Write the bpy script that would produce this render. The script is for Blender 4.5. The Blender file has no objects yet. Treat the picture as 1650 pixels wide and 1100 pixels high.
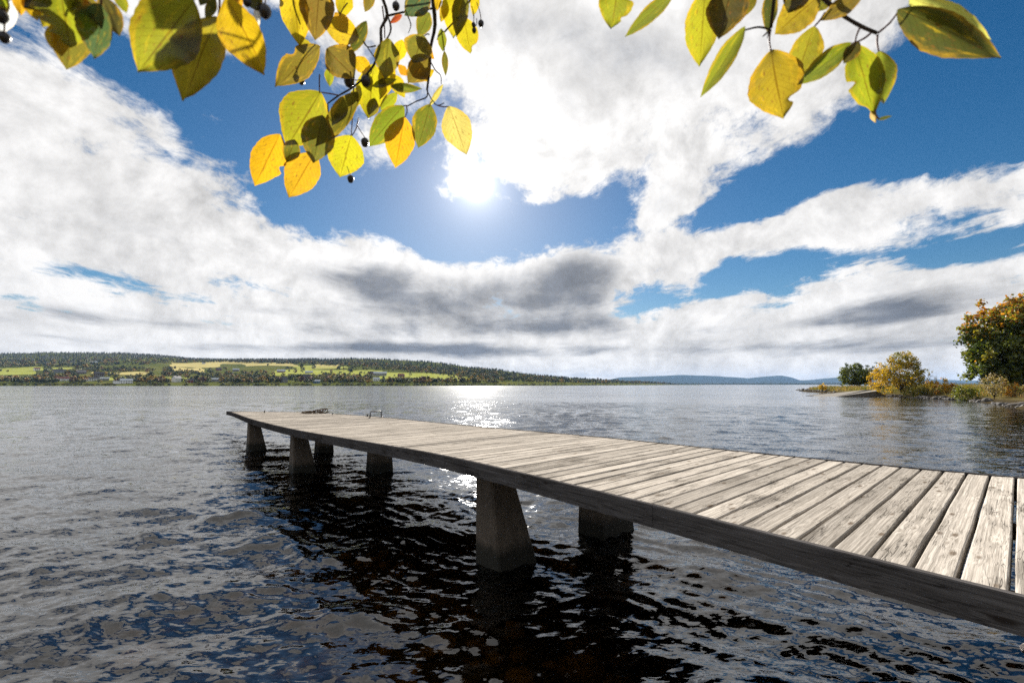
import bpy, bmesh, math, random
import numpy as np
from mathutils import Vector, Matrix

random.seed(7)
rng = np.random.default_rng(11)
sc = bpy.context.scene
COL = sc.collection

# ------------------------------------------------------------------ camera
CAM_H = 2.25
FPX = 733.0                                   # focal length in pixels of a 1650 px wide frame
HORIZON = 619.3
PITCH = math.atan((HORIZON - 550.0) / FPX)
cam_data = bpy.data.cameras.new('camera')
cam = bpy.data.objects.new('camera', cam_data)
COL.objects.link(cam)
cam.location = (0, 0, CAM_H)
cam.rotation_euler = (math.pi / 2 + PITCH, 0, 0)
cam_data.sensor_width = 36.0
cam_data.lens = 36.0 * FPX / 1650.0
cam_data.clip_start = 0.05
cam_data.clip_end = 60000.0
cam_data.dof.use_dof = True
cam_data.dof.focus_distance = 9.0
cam_data.dof.aperture_fstop = 8.0
sc.camera = cam


def ray(px, py):
    u = (px - 825.0) / FPX
    v = (550.0 - py) / FPX
    return np.array([u, math.cos(PITCH) - math.sin(PITCH) * v, math.sin(PITCH) + math.cos(PITCH) * v])


def on_plane(px, py, z=0.0):
    r = ray(px, py)
    t = (z - CAM_H) / r[2]
    return np.array([0, 0, CAM_H]) + t * r


def at_depth(px, py, depth):
    r = ray(px, py)
    return np.array([0, 0, CAM_H]) + r * (depth / r[1])


def at_dist(px, py, dist):
    r = ray(px, py)
    return np.array([0, 0, CAM_H]) + r * (dist / np.linalg.norm(r))


def azel(px, py):
    r = ray(px, py)
    return math.degrees(math.atan2(r[0], r[1])), math.degrees(math.atan2(r[2], math.hypot(r[0], r[1])))


# ------------------------------------------------------------------ world / sun / exposure
SUN_AZ, SUN_EL = azel(768, 296)
SKY_STRENGTH = 0.08
SUN_STRENGTH = 5.0
sc.view_settings.view_transform = 'Standard'
sc.view_settings.look = 'None'
sc.view_settings.gamma = 1.0
sc.view_settings.use_curve_mapping = False
sc.view_settings.exposure = 1.15

sun_dir = Vector((math.sin(math.radians(SUN_AZ)) * math.cos(math.radians(SUN_EL)),
                  math.cos(math.radians(SUN_AZ)) * math.cos(math.radians(SUN_EL)),
                  math.sin(math.radians(SUN_EL))))
sl = bpy.data.lights.new('sun', 'SUN')
sl.energy = SUN_STRENGTH
sl.angle = math.radians(0.55)
sl.color = (1.0, 0.95, 0.87)
so = bpy.data.objects.new('sun', sl)
COL.objects.link(so)
so.rotation_euler = sun_dir.to_track_quat('Z', 'Y').to_euler()
so.location = (0, 0, 60)


class NT:
    """small helper round a node tree"""
    def __init__(self, tree):
        self.t = tree
        self.n = tree.nodes
        self.l = tree.links

    def node(self, typ, ins=None, **props):
        nd = self.n.new(typ)
        for k, v in props.items():
            setattr(nd, k, v)
        for k, v in (ins or {}).items():
            self.put(nd.inputs[k], v)
        return nd

    def put(self, sock, v):
        if isinstance(v, bpy.types.NodeSocket):
            self.l.new(v, sock)
        elif v is not None:
            if isinstance(v, (tuple, list)) and hasattr(sock.default_value, '__len__') \
                    and len(sock.default_value) == 4 and len(v) == 3:
                v = (*v, 1.0)
            sock.default_value = v

    def math(self, op, a, b=None, c=None, clamp=False):
        nd = self.n.new('ShaderNodeMath')
        nd.operation = op
        nd.use_clamp = clamp
        for i, v in enumerate((a, b, c)):
            if v is not None:
                self.put(nd.inputs[i], v)
        return nd.outputs[0]

    def vmath(self, op, a, b=None, scale=None):
        nd = self.n.new('ShaderNodeVectorMath')
        nd.operation = op
        self.put(nd.inputs[0], a)
        if b is not None:
            self.put(nd.inputs[1], b)
        if scale is not None:
            self.put(nd.inputs['Scale'], scale)
        return nd.outputs['Value'] if op in ('LENGTH', 'DOT_PRODUCT', 'DISTANCE') else nd.outputs[0]

    def noise(self, vec, scale=1.0, detail=4.0, rough=0.5, dist=0.0, lac=2.0, out=0):
        nd = self.node('ShaderNodeTexNoise', {'Scale': scale, 'Detail': detail, 'Roughness': rough,
                                              'Distortion': dist, 'Lacunarity': lac})
        if vec is not None:
            self.put(nd.inputs['Vector'], vec)
        return nd.outputs[out]

    def mapping(self, vec, loc=(0, 0, 0), rot=(0, 0, 0), scale=(1, 1, 1), typ='POINT'):
        nd = self.node('ShaderNodeMapping', vector_type=typ)
        self.put(nd.inputs['Vector'], vec)
        nd.inputs['Location'].default_value = loc
        nd.inputs['Rotation'].default_value = rot
        nd.inputs['Scale'].default_value = scale
        return nd.outputs[0]

    def remap(self, v, a, b, c=0.0, d=1.0, smooth=False):
        nd = self.n.new('ShaderNodeMapRange')
        nd.interpolation_type = 'SMOOTHSTEP' if smooth else 'LINEAR'
        self.put(nd.inputs[0], v)
        for i, x in enumerate((a, b, c, d)):
            self.put(nd.inputs[i + 1], x)
        return nd.outputs[0]

    def mix(self, fac, a, b, blend='MIX'):
        nd = self.n.new('ShaderNodeMix')
        nd.data_type = 'RGBA'
        nd.blend_type = blend
        nd.clamp_factor = True
        self.put(nd.inputs[0], fac)
        self.put(nd.inputs[6], a)
        self.put(nd.inputs[7], b)
        return nd.outputs[2]

    def ramp(self, fac, stops):
        nd = self.n.new('ShaderNodeValToRGB')
        e = nd.color_ramp.elements
        while len(e) < len(stops):
            e.new(0.5)
        for el, (p, c) in zip(e, stops):
            el.position = p
            el.color = (*c, 1.0) if len(c) == 3 else c
        self.put(nd.inputs[0], fac)
        return nd.outputs[0]


def build_world():
    w = bpy.data.worlds.new('World')
    sc.world = w
    w.use_nodes = True
    g = NT(w.node_tree)
    g.n.clear()
    out = g.node('ShaderNodeOutputWorld')
    bg = g.node('ShaderNodeBackground', {'Strength': SKY_STRENGTH})
    g.l.new(bg.outputs[0], out.inputs[0])
    sky = g.node('ShaderNodeTexSky', sky_type='NISHITA')
    sky.sun_disc = False
    sky.sun_elevation = math.radians(SUN_EL)
    sky.sun_rotation = math.radians(SUN_AZ)
    sky.altitude = 300.0
    sky.air_density = 1.0
    sky.dust_density = 0.15
    sky.ozone_density = 2.0
    D = g.node('ShaderNodeTexCoord').outputs['Generated']
    sep = g.node('ShaderNodeSeparateXYZ', {0: D})
    x, y, z = sep.outputs
    zc = g.math('MAXIMUM', z, 0.0)
    el = g.math('MULTIPLY', g.math('ARCSINE', z), 57.29578)
    az = g.math('MULTIPLY', g.math('ARCTAN2', x, y), 57.29578)
    A = g.node('ShaderNodeCombineXYZ', {0: az, 1: el}).outputs[0]
    den = g.math('ADD', zc, 0.10)
    P = g.node('ShaderNodeCombineXYZ', {0: g.math('DIVIDE', x, den), 1: g.math('DIVIDE', y, den)}).outputs[0]
    # domain warp, then the cloud field itself on a flat cloud deck
    wv = g.noise(g.mapping(P, scale=(1.3, 1.1, 1)), 1.0, 4, 0.55, out=1)
    P2 = g.vmath('ADD', P, g.vmath('SCALE', g.vmath('SUBTRACT', wv, (0.5, 0.5, 0.5)), scale=0.55))
    M1 = g.mapping(P2, loc=(3.7, 1.3, 0), rot=(0, 0, 0.12), scale=(1.05, 0.60, 1))
    n1 = g.noise(M1, 1.9, 9, 0.66, 0.0, 2.1)
    # the same field a little nearer the sun, for lit and unlit sides
    nd = g.noise(D, 6.0, 9, 0.61, 0.2, 2.1)
    nds = g.noise(g.vmath('ADD', D, tuple(0.03 * c for c in sun_dir)), 6.0, 6, 0.61, 0.2, 2.1)
    n2 = g.noise(g.mapping(P2, loc=(-5.2, 8.1, 0), scale=(1.0, 0.55, 1)), 0.9, 5, 0.56)

    def blobs(items, start):
        acc = start
        for (px, py, rx, ry, rot, amp) in items:
            c = azel(px, py)
            a = math.radians(rot)
            e1 = azel(px + rx * math.cos(a), py - rx * math.sin(a))
            e2 = azel(px + ry * math.sin(a), py + ry * math.cos(a))
            v1 = (e1[0] - c[0], e1[1] - c[1])
            v2 = (e2[0] - c[0], e2[1] - c[1])
            r1, r2 = math.hypot(*v1), math.hypot(*v2)
            m = g.mapping(A, loc=(c[0], c[1], 0), rot=(0, 0, math.atan2(v1[1], v1[0])),
                          scale=(r1 * 1.55, r2 * 1.55, 1), typ='TEXTURE')
            gr = g.node('ShaderNodeTexGradient', {0: m}, gradient_type='SPHERICAL').outputs[1]
            acc = g.math('MULTIPLY_ADD', gr, amp, acc)
        return acc

    cover = [
        # open blue
        (230, 130, 190, 34, -25, -1.7), (400, 215, 80, 30, -30, -1.2), (10, 80, 110, 40, -20, -1.6), (450, 110, 60, 70, 0, -0.9),
        (570, 320, 190, 62, -22, -2.2), (690, 330, 60, 70, 0, -1.2), (770, 372, 140, 34, 0, -2.0), (905, 352, 80, 26, 10, -1.3),
        (1540, 190, 230, 100, 24, -2.6), (1590, 40, 170, 110, 0, -2.0), (1300, 275, 150, 36, 26, -1.8),
        (1180, 345, 140, 26, 16, -1.3), (1250, 440, 110, 38, 8, -1.9), (1130, 475, 60, 16, 10, -0.8),
        (1610, 395, 120, 20, 18, -1.7), (1480, 432, 120, 12, 16, -0.8),
        (190, 450, 150, 14, -14, -1.5), (30, 478, 70, 14, -12, -1.5), (60, 550, 170, 10, 0, -0.7),
        # cloud masses
        (100, 290, 300, 115, -24, 1.45), (330, 390, 330, 70, -12, 1.5), (350, 190, 90, 28, -14, 1.9), (300, 40, 160, 40, -20, 1.0), (60, 150, 120, 30, -28, 1.0),
        (1000, 90, 330, 140, 8, 1.9), (870, 235, 120, 50, 0, 1.0), (1090, 300, 70, 60, 20, 1.1),
        (1400, 335, 300, 40, 19, 1.8), (1600, 300, 120, 30, 10, 0.9), (1450, 480, 330, 46, 8, 1.5),
        (780, 445, 340, 42, 0, 1.8), (1030, 400, 170, 38, 15, 1.3), (800, 545, 500, 40, 0, 1.0),
    ]
    base = g.math('ADD', g.remap(el, 1.5, 12.0, 1.7, 0.22), g.remap(el, 31.0, 46.0, 0.0, 2.1))  # last term adds unseen cloud overhead to whiten the water's reflections
    cov = blobs([(*c[:5], c[5] * 0.80) for c in cover], base)
    dens = g.math('ADD', cov, g.math('MULTIPLY', g.math('SUBTRACT', n1, 0.5), 5.8))
    dens = g.math('ADD', dens, g.math('MULTIPLY', g.math('SUBTRACT', nd, 0.5), 3.6))
    alpha = g.remap(dens, -0.15, 0.75, 0, 1, True)
    dark_items = [
        (800, 466, 220, 46, 0, 1.55), (560, 446, 120, 26, -8, 1.3), (930, 440, 70, 36, 20, 0.6), (760, 505, 180, 24, 0, 0.7),
        (890, 530, 210, 18, 2, 1.5), (740, 564, 230, 11, 0, 1.4), (1490, 490, 240, 20, 9, 1.2),
        (1330, 522, 260, 11, 5, 1.0), (300, 522, 230, 15, -3, 0.9), (110, 505, 80, 10, -10, 0.8),
        (1230, 560, 320, 12, 2, 0.9), (1240, 100, 190, 80, 0, 0.62), (870, 40, 170, 70, 0, 0.75),
        (1060, 60, 130, 60, 0, 0.5), (500, 560, 300, 8, 0, 0.7), (1560, 545, 200, 14, 5, 0.6), (150, 290, 160, 40, -25, 0.30),
        (230, 370, 200, 26, -15, 0.35), (450, 500, 90, 12, 0, 0.5),
    ]
    dk = blobs(dark_items, g.remap(el, 0.0, 16.0, 0.04, -0.36))
    dk = g.math('ADD', dk, g.math('MULTIPLY', g.math('SUBTRACT', n2, 0.52), 3.0))
    dk = g.math('ADD', dk, g.math('MULTIPLY', g.math('SUBTRACT', n1, 0.5), 1.4))
    dk = g.math('ADD', dk, g.math('MULTIPLY', g.math('SUBTRACT', nd, 0.5), 2.6))
    dark = g.remap(dk, 0.0, 1.55, 0, 1, True)
    relief = g.math('MULTIPLY', g.math('SUBTRACT', nd, nds), 1.9)
    relief = g.math('MINIMUM', g.math('MAXIMUM', relief, -0.36), 0.22)
    # angle to the sun
    ct = g.vmath('DOT_PRODUCT', D, tuple(sun_dir))
    th = g.math('MULTIPLY', g.math('ARCCOSINE', g.math('MINIMUM', ct, 0.999999)), 57.29578)
    boost = g.math('MULTIPLY_ADD', g.math('EXPONENT', g.math('MULTIPLY', th, -1 / 12.0)), 0.22, 0.64)
    lum = g.math('MULTIPLY', g.math('ADD', 1.0, relief), boost)
    cc = g.mix(dark, (1.0, 0.985, 0.97), (0.215, 0.235, 0.275))
    cc = g.vmath('SCALE', cc, scale=g.math('MULTIPLY', lum, 7.3))
    skc = g.node('ShaderNodeHueSaturation', {'Saturation': 1.42, 'Value': 0.42, 'Color': sky.outputs[0]}).outputs[0]
    col = g.mix(alpha, skc, cc)
    # aureole of bright air and thin cloud round the sun
    a1 = g.math('MULTIPLY', g.math('EXPONENT', g.math('MULTIPLY', g.math('POWER', th, 2.0), -1 / 1.0)), 40.0)
    a2 = g.math('MULTIPLY', g.math('EXPONENT', g.math('MULTIPLY', th, -1 / 2.0)), 7.5)
    a3 = g.math('MULTIPLY', g.math('EXPONENT', g.math('MULTIPLY', th, -1 / 10.0)), 1.5)
    au = g.math('ADD', g.math('ADD', a1, a2), a3)
    glow = g.vmath('SCALE', (1.0, 0.97, 0.92), scale=au)
    col = g.vmath('ADD', col, glow)
    g.l.new(col, bg.inputs[0])
    w.cycles.sampling_method = 'MANUAL'
    w.cycles.sample_map_resolution = 512


build_world()

# ------------------------------------------------------------------ render settings
cy = sc.cycles
cy.use_denoising = False
cy.denoiser = 'OPENIMAGEDENOISE'
cy.use_adaptive_sampling = True
cy.adaptive_threshold = 0.012
cy.max_bounces = 7
cy.diffuse_bounces = 2
cy.glossy_bounces = 3
cy.transmission_bounces = 3
cy.transparent_max_bounces = 8
cy.volume_bounces = 0
cy.sample_clamp_indirect = 4.0
cy.sample_clamp_direct = 0.0
cy.caustics_reflective = False
cy.caustics_refractive = False


# ------------------------------------------------------------------ generic helpers
def new_mat(name):
    m = bpy.data.materials.new(name)
    m.use_nodes = True
    g = NT(m.node_tree)
    g.n.clear()
    out = g.node('ShaderNodeOutputMaterial')
    return m, g, out


def principled(g, out, color, rough=0.8, spec=0.3, normal=None, **kw):
    b = g.node('ShaderNodeBsdfPrincipled')
    g.put(b.inputs['Base Color'], color)
    g.put(b.inputs['Roughness'], rough)
    g.put(b.inputs['Specular IOR Level'], spec)
    if normal is not None:
        g.put(b.inputs['Normal'], normal)
    for k, v in kw.items():
        g.put(b.inputs[k], v)
    g.l.new(b.outputs[0], out.inputs[0])
    return b


def mesh_np(name, verts, faces, smooth=False):
    """verts (N,3), faces (M,k) arrays of one size"""
    verts = np.asarray(verts, dtype=np.float32)
    faces = np.asarray(faces, dtype=np.int32)
    me = bpy.data.meshes.new(name)
    k = faces.shape[1]
    me.vertices.add(len(verts))
    me.vertices.foreach_set('co', verts.ravel())
    me.loops.add(faces.size)
    me.loops.foreach_set('vertex_index', faces.ravel())
    me.polygons.add(len(faces))
    me.polygons.foreach_set('loop_start', np.arange(0, faces.size, k, dtype=np.int32))
    me.polygons.foreach_set('loop_total', np.full(len(faces), k, dtype=np.int32))
    if smooth:
        me.polygons.foreach_set('use_smooth', np.ones(len(faces), dtype=bool))
    me.update(calc_edges=True)
    me.validate()
    return me


def mesh_py(name, verts, faces, smooth=False):
    me = bpy.data.meshes.new(name)
    me.from_pydata([tuple(map(float, v)) for v in verts], [], faces)
    if smooth:
        for p in me.polygons:
            p.use_smooth = True
    me.update()
    return me


def link(name, me, mat=None, parent=None, loc=None):
    o = bpy.data.objects.new(name, me)
    COL.objects.link(o)
    if mat is not None and me is not None and len(me.materials) == 0:
        me.materials.append(mat)
    if parent is not None:
        o.parent = parent
    if loc is not None:
        o.location = loc
    return o


def tag(o, label=None, cat=None, group=None, kind=None):
    if label:
        o['label'] = label
    if cat:
        o['category'] = cat
    if group:
        o['group'] = group
    if kind:
        o['kind'] = kind
    return o


def thing(name, loc, label, cat, group=None):
    o = bpy.data.objects.new(name, None)
    o.empty_display_size = 0.2
    COL.objects.link(o)
    o.location = loc
    return tag(o, label, cat, group)


def copy_tree(o, parent=None):
    c = o.copy()
    COL.objects.link(c)
    c.parent = parent
    for ch in o.children:
        copy_tree(ch, c)
    return c


def tube(path, radii, seg=6, cap=True):
    """vertices, faces of a tube along a list of points"""
    path = [Vector(p) for p in path]
    V, F = [], []
    n = len(path)
    for i, p in enumerate(path):
        t = (path[min(i + 1, n - 1)] - path[max(i - 1, 0)]).normalized()
        up = Vector((0, 0, 1)) if abs(t.z) < 0.9 else Vector((1, 0, 0))
        a = t.cross(up).normalized()
        b = t.cross(a)
        for k in range(seg):
            an = 2 * math.pi * k / seg
            V.append(p + (a * math.cos(an) + b * math.sin(an)) * radii[i])
    for i in range(n - 1):
        for k in range(seg):
            k2 = (k + 1) % seg
            F.append((i * seg + k, i * seg + k2, (i + 1) * seg + k2, (i + 1) * seg + k))
    if cap:
        F.append(tuple(range(seg))[::-1])
        F.append(tuple((n - 1) * seg + k for k in range(seg)))
    return V, F


class MB:
    def __init__(self):
        self.v, self.f = [], []

    def add(self, V, F):
        o = len(self.v)
        self.v += [Vector(v) for v in V]
        self.f += [tuple(i + o for i in f) for f in F]
        return self

    def box(self, lo, hi):
        (x0, y0, z0), (x1, y1, z1) = lo, hi
        return self.add([(x0, y0, z0), (x1, y0, z0), (x1, y1, z0), (x0, y1, z0),
                         (x0, y0, z1), (x1, y0, z1), (x1, y1, z1), (x0, y1, z1)],
                        [(3, 2, 1, 0), (4, 5, 6, 7), (0, 1, 5, 4), (1, 2, 6, 5), (2, 3, 7, 6), (3, 0, 4, 7)])

    def mesh(self, name, smooth=False):
        return mesh_py(name, self.v, self.f, smooth)


def fbm2(x, y, seed=0, octaves=5, lac=2.0, gain=0.5):
    """cheap value noise on numpy arrays, about -1..1"""
    r = np.random.default_rng(seed)
    tot = np.zeros_like(x, dtype=np.float64)
    amp, fr, norm = 1.0, 1.0, 0.0
    for o in range(octaves):
        tab = r.random((64, 64)) * 2 - 1
        X = x * fr + r.random() * 64
        Y = y * fr + r.random() * 64
        xi, yi = np.floor(X).astype(int), np.floor(Y).astype(int)
        fx, fy = X - xi, Y - yi
        fx, fy = fx * fx * (3 - 2 * fx), fy * fy * (3 - 2 * fy)
        a = tab[xi % 64, yi % 64]
        b = tab[(xi + 1) % 64, yi % 64]
        c = tab[xi % 64, (yi + 1) % 64]
        d = tab[(xi + 1) % 64, (yi + 1) % 64]
        tot += amp * ((a * (1 - fx) + b * fx) * (1 - fy) + (c * (1 - fx) + d * fx) * fy)
        norm += amp
        amp *= gain
        fr *= lac
    return tot / norm


# ------------------------------------------------------------------ materials
def mat_water():
    m, g, out = new_mat('lake_water')
    geo = g.node('ShaderNodeNewGeometry')
    pos = geo.outputs['Position']
    N = geo.outputs['Normal']
    dist = g.vmath('LENGTH', pos)
    far = g.remap(dist, 12.0, 90.0, 0, 1, True)
    # wavelet slopes straight from noise channels, so they hold at every distance
    c1 = g.noise(g.mapping(pos, rot=(0, 0, 0.18), scale=(3.0, 7.0, 1.0)), 1.0, 2.5, 0.55, 0.6, out=1)
    c2 = g.noise(g.mapping(pos, rot=(0, 0, 0.10), scale=(0.03, 0.085, 1.0)), 1.0, 8, 0.86, 0.0, out=1)
    gust = g.noise(g.mapping(pos, scale=(0.012, 0.03, 1.0)), 1.0, 3, 0.5)
    gust2 = g.remap(gust, 0.35, 0.65, 0.65, 1.25)
    s1 = g.vmath('SUBTRACT', c1, (0.5, 0.5, 0.5))
    s2 = g.vmath('SUBTRACT', c2, (0.5, 0.5, 0.5))
    p1 = g.vmath('SCALE', g.vmath('MULTIPLY', s1, (0.42, 1.0, 0.0)),
                 scale=g.math('MULTIPLY', g.remap(far, 0, 1, 0.42, 0.62), gust2))
    p2 = g.vmath('SCALE', g.vmath('MULTIPLY', s2, (0.26, 1.0, 0.0)),
                 scale=g.math('MULTIPLY', g.math('MULTIPLY', g.remap(far, 0, 1, 0.12, 1.0), 1.2), gust2))
    c3 = g.noise(g.mapping(pos, rot=(0, 0, 0.3), scale=(9.0, 19.0, 1.0)), 1.0, 2.5, 0.5, 0.6, out=1)
    p3 = g.vmath('SCALE', g.vmath('MULTIPLY', g.vmath('SUBTRACT', c3, (0.5, 0.5, 0.5)), (0.8, 1.0, 0.0)), scale=0.52)
    ps = g.node('ShaderNodeSeparateXYZ', {0: g.vmath('ADD', p1, g.vmath('ADD', p2, p3))})
    # distant wavelet normals all tilted to this bank so they mirror brighter sky
    lean = g.node('ShaderNodeMix', {0: far, 2: ps.outputs[1], 3: g.math('MULTIPLY', g.math('ADD', g.math('MULTIPLY', g.math('ABSOLUTE', ps.outputs[1]), 0.14), g.math('MULTIPLY', g.math('POWER', ps.outputs[1], 2.0), 3.4)), -1.0)}, data_type='FLOAT').outputs[0]
    pert = g.node('ShaderNodeCombineXYZ', {0: ps.outputs[0], 1: lean}).outputs[0]
    nn = g.vmath('NORMALIZE', g.vmath('ADD', N, pert))
    fr = g.node('ShaderNodeFresnel', {'IOR': 1.62, 'Normal': nn}).outputs[0]
    rough = g.remap(far, 0, 1, 0.06, 0.085)
    gl = g.node('ShaderNodeBsdfGlossy', {'Color': (1, 1, 1), 'Roughness': rough, 'Normal': nn})
    tr = g.node('ShaderNodeBsdfTransparent', {'Color': (0.42, 0.35, 0.19)})
    mx = g.node('ShaderNodeMixShader', {0: fr, 1: tr.outputs[0], 2: gl.outputs[0]})
    g.l.new(mx.outputs[0], out.inputs[0])
    return m


def mat_wood(name, light, dark, dirt=0.5, axis=0, contrast=1.0):
    m, g, out = new_mat(name)
    tc = g.node('ShaderNodeTexCoord').outputs['Object']
    oi = g.node('ShaderNodeObjectInfo')
    rnd = oi.outputs['Random']
    off = g.node('ShaderNodeCombineXYZ', {0: g.math('MULTIPLY', rnd, 37.0), 1: g.math('MULTIPLY', rnd, 11.0),
                                          2: g.math('MULTIPLY', rnd, 7.0)}).outputs[0]
    v = g.vmath('ADD', tc, off)
    sc_ = [1.1, 85.0, 60.0]
    if axis == 1:
        sc_ = [60.0, 1.6, 60.0]
    # grain bent round scattered knots
    vk = g.mapping(v, scale=tuple((3.0 if s < 10 else 9.0) for s in sc_))
    vor = g.node('ShaderNodeTexVoronoi', {'Vector': vk, 'Scale': 1.0, 'Randomness': 1.0}, feature='F1')
    kd = vor.outputs['Distance']
    knot = g.remap(kd, 0.07, 0.19, 1, 0, True)
    bend = g.remap(kd, 0.0, 0.55, 0.9, 0.0, True)
    gv = g.vmath('ADD', g.mapping(v, scale=tuple(sc_)), g.vmath('SCALE', (1, 1, 1), scale=g.math('MULTIPLY', bend, 1.4)))
    grain = g.noise(gv, 1.0, 6, 0.62, 0.6)
    fine = g.noise(g.mapping(v, scale=tuple((6.0 if s < 10 else 190.0) for s in sc_)), 1.0, 3, 0.6)
    blotch = g.noise(g.mapping(v, scale=tuple((1.3 if s < 10 else 4.5) for s in sc_)), 1.0, 5, 0.6)
    crack = g.noise(g.mapping(v, scale=tuple((2.2 if s < 10 else 46.0) for s in sc_)), 1.0, 2, 0.5, 0.3)
    crk = g.math('MULTIPLY', g.remap(g.math('ABSOLUTE', g.math('SUBTRACT', crack, 0.5)), 0.0, 0.022, 1, 0),
                 g.remap(blotch, 0.45, 0.6, 0, 1))
    tone = g.math('ADD', g.math('MULTIPLY', grain, 0.75), g.math('MULTIPLY', fine, 0.35))
    col = g.ramp(tone, [(0.36, dark), (0.53, tuple((a + b) / 2 for a, b in zip(light, dark))), (0.68, light)])
    rv = g.remap(rnd, 0, 1, 0.72, 1.08)
    col = g.vmath('SCALE', col, scale=rv)
    dm = g.math('MULTIPLY', g.remap(blotch, 0.50, 0.72, 0, 1, True), dirt)
    col = g.mix(dm, col, tuple(c * 0.55 for c in dark))
    col = g.mix(g.math('MULTIPLY', knot, 0.8), col, (dark[0] * 0.6, dark[1] * 0.5, dark[2] * 0.42))
    col = g.mix(g.math('MULTIPLY', crk, 0.85), col, (0.012, 0.010, 0.009))
    h = g.math('SUBTRACT', g.math('ADD', g.math('MULTIPLY', grain, 0.7), g.math('MULTIPLY', fine, 0.3)),
               g.math('ADD', g.math('MULTIPLY', crk, 0.9), g.math('MULTIPLY', knot, -0.35)))
    bp = g.node('ShaderNodeBump', {'Strength': 0.5 * contrast, 'Distance': 0.006, 'Height': h}).outputs[0]
    principled(g, out, col, g.remap(grain, 0.3, 0.7, 0.95, 0.85), 0.0, bp)
    return m


def mat_concrete(name, base, wet=True):
    m, g, out = new_mat(name)
    geo = g.node('ShaderNodeNewGeometry')
    pos = geo.outputs['Position']
    n = g.noise(pos, 7.0, 7, 0.65)
    n2 = g.noise(pos, 60.0, 3, 0.6)
    streak = g.noise(g.mapping(pos, scale=(14, 14, 0.8)), 1.0, 4, 0.6)
    col = g.ramp(g.math('MULTIPLY_ADD', n2, 0.35, g.math('MULTIPLY', n, 0.7)),
                 [(0.3, tuple(c * 0.5 for c in base)), (0.7, base)])
    col = g.mix(g.remap(streak, 0.45, 0.7, 0, 0.5), col, tuple(c * 0.45 for c in base))
    if wet:
        z = g.node('ShaderNodeSeparateXYZ', {0: pos}).outputs[2]
        zz = g.math('ADD', z, g.math('MULTIPLY', g.math('SUBTRACT', n, 0.5), 0.16))
        wt = g.remap(zz, 0.16, 0.34, 1, 0, True)
        col = g.mix(wt, col, (0.022, 0.02, 0.014))
    bp = g.node('ShaderNodeBump', {'Strength': 0.6, 'Distance': 0.012, 'Height': g.math('ADD', n, g.math('MULTIPLY', n2, 0.5))}).outputs[0]
    principled(g, out, col, 0.85, 0.3, bp)
    return m


def mat_leaf():
    m, g, out = new_mat('backlit_leaf')
    oi = g.node('ShaderNodeObjectInfo')
    base = oi.outputs['Color']
    rnd = oi.outputs['Random']
    uv = g.node('ShaderNodeTexCoord').outputs['UV']
    s = g.node('ShaderNodeSeparateXYZ', {0: uv})
    u, v = s.outputs[0], s.outputs[1]
    ob = g.vmath('ADD', g.mapping(uv, scale=(3, 3, 1)),
                 g.node('ShaderNodeCombineXYZ', {0: g.math('MULTIPLY', rnd, 40), 1: g.math('MULTIPLY', rnd, 23)}).outputs[0])
    n = g.noise(ob, 1.2, 5, 0.6)
    nf = g.noise(ob, 14.0, 3, 0.6)
    # side (|v| 0 at midrib, 1 at edge)
    av = g.math('ABSOLUTE', v)
    edge = g.remap(g.math('ADD', av, g.math('MULTIPLY', g.math('SUBTRACT', n, 0.5), 1.8)), 0.62, 1.15, 0, 1, True)
    yel = g.mix(0.65, base, (0.60, 0.30, 0.012))
    col = g.mix(g.math('MULTIPLY', edge, 0.5), base, yel)
    col = g.mix(g.remap(n, 0.55, 0.75, 0, 0.7, True), col, g.mix(0.55, base, (0.62, 0.42, 0.015)))
    col = g.mix(g.remap(n, 0.42, 0.25, 0, 0.55, True), col, g.vmath('MULTIPLY', base, (0.45, 0.62, 0.5)))
    col = g.vmath('SCALE', col, scale=g.remap(nf, 0.3, 0.7, 0.82, 1.12))
    rib = g.remap(av, 0.018, 0.05, 1, 0, True)
    w = g.math('SUBTRACT', g.math('MULTIPLY', u, 11.0), g.math('MULTIPLY', av, 3.2))
    fv = g.math('ABSOLUTE', g.math('SUBTRACT', g.math('FRACT', w), 0.5))
    side = g.math('MULTIPLY', g.remap(fv, 0.07, 0.0, 0, 1), 0.6)
    vein = g.math('MAXIMUM', g.math('MULTIPLY', rib, 0.8), side)
    col = g.mix(vein, col, g.vmath('MULTIPLY', col, (0.48, 0.36, 0.3)))
    spots = g.node('ShaderNodeTexVoronoi', {'Vector': ob, 'Scale': 2.8}).outputs['Distance']
    col = g.mix(g.math('MULTIPLY', g.remap(spots, 0.07, 0.13, 1, 0), 0.8), col, (0.10, 0.04, 0.012))
    br = g.noise(ob, 2.6, 4, 0.65)
    col = g.mix(g.remap(br, 0.57, 0.68, 0, 0.8, True), col, (0.14, 0.06, 0.012))
    hn = g.noise(ob, 0.9, 1, 0.5)
    hole = g.math('MULTIPLY', g.remap(spots, 0.036, 0.042, 1, 0), g.remap(hn, 0.56, 0.58, 0, 1))
    df = g.node('ShaderNodeBsdfDiffuse', {'Color': g.vmath('MULTIPLY', col, (0.55, 0.62, 0.7))})
    tl = g.node('ShaderNodeBsdfTranslucent', {'Color': col})
    a = g.node('ShaderNodeMixShader', {0: 0.82, 1: df.outputs[0], 2: tl.outputs[0]})
    gs = g.node('ShaderNodeBsdfGlossy', {'Color': (1, 1, 1), 'Roughness': 0.42})
    b = g.node('ShaderNodeMixShader', {0: 0.035, 1: a.outputs[0], 2: gs.outputs[0]})
    tp = g.node('ShaderNodeBsdfTransparent')
    c = g.node('ShaderNodeMixShader', {0: hole, 1: b.outputs[0], 2: tp.outputs[0]})
    g.l.new(c.outputs[0], out.inputs[0])
    return m


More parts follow.
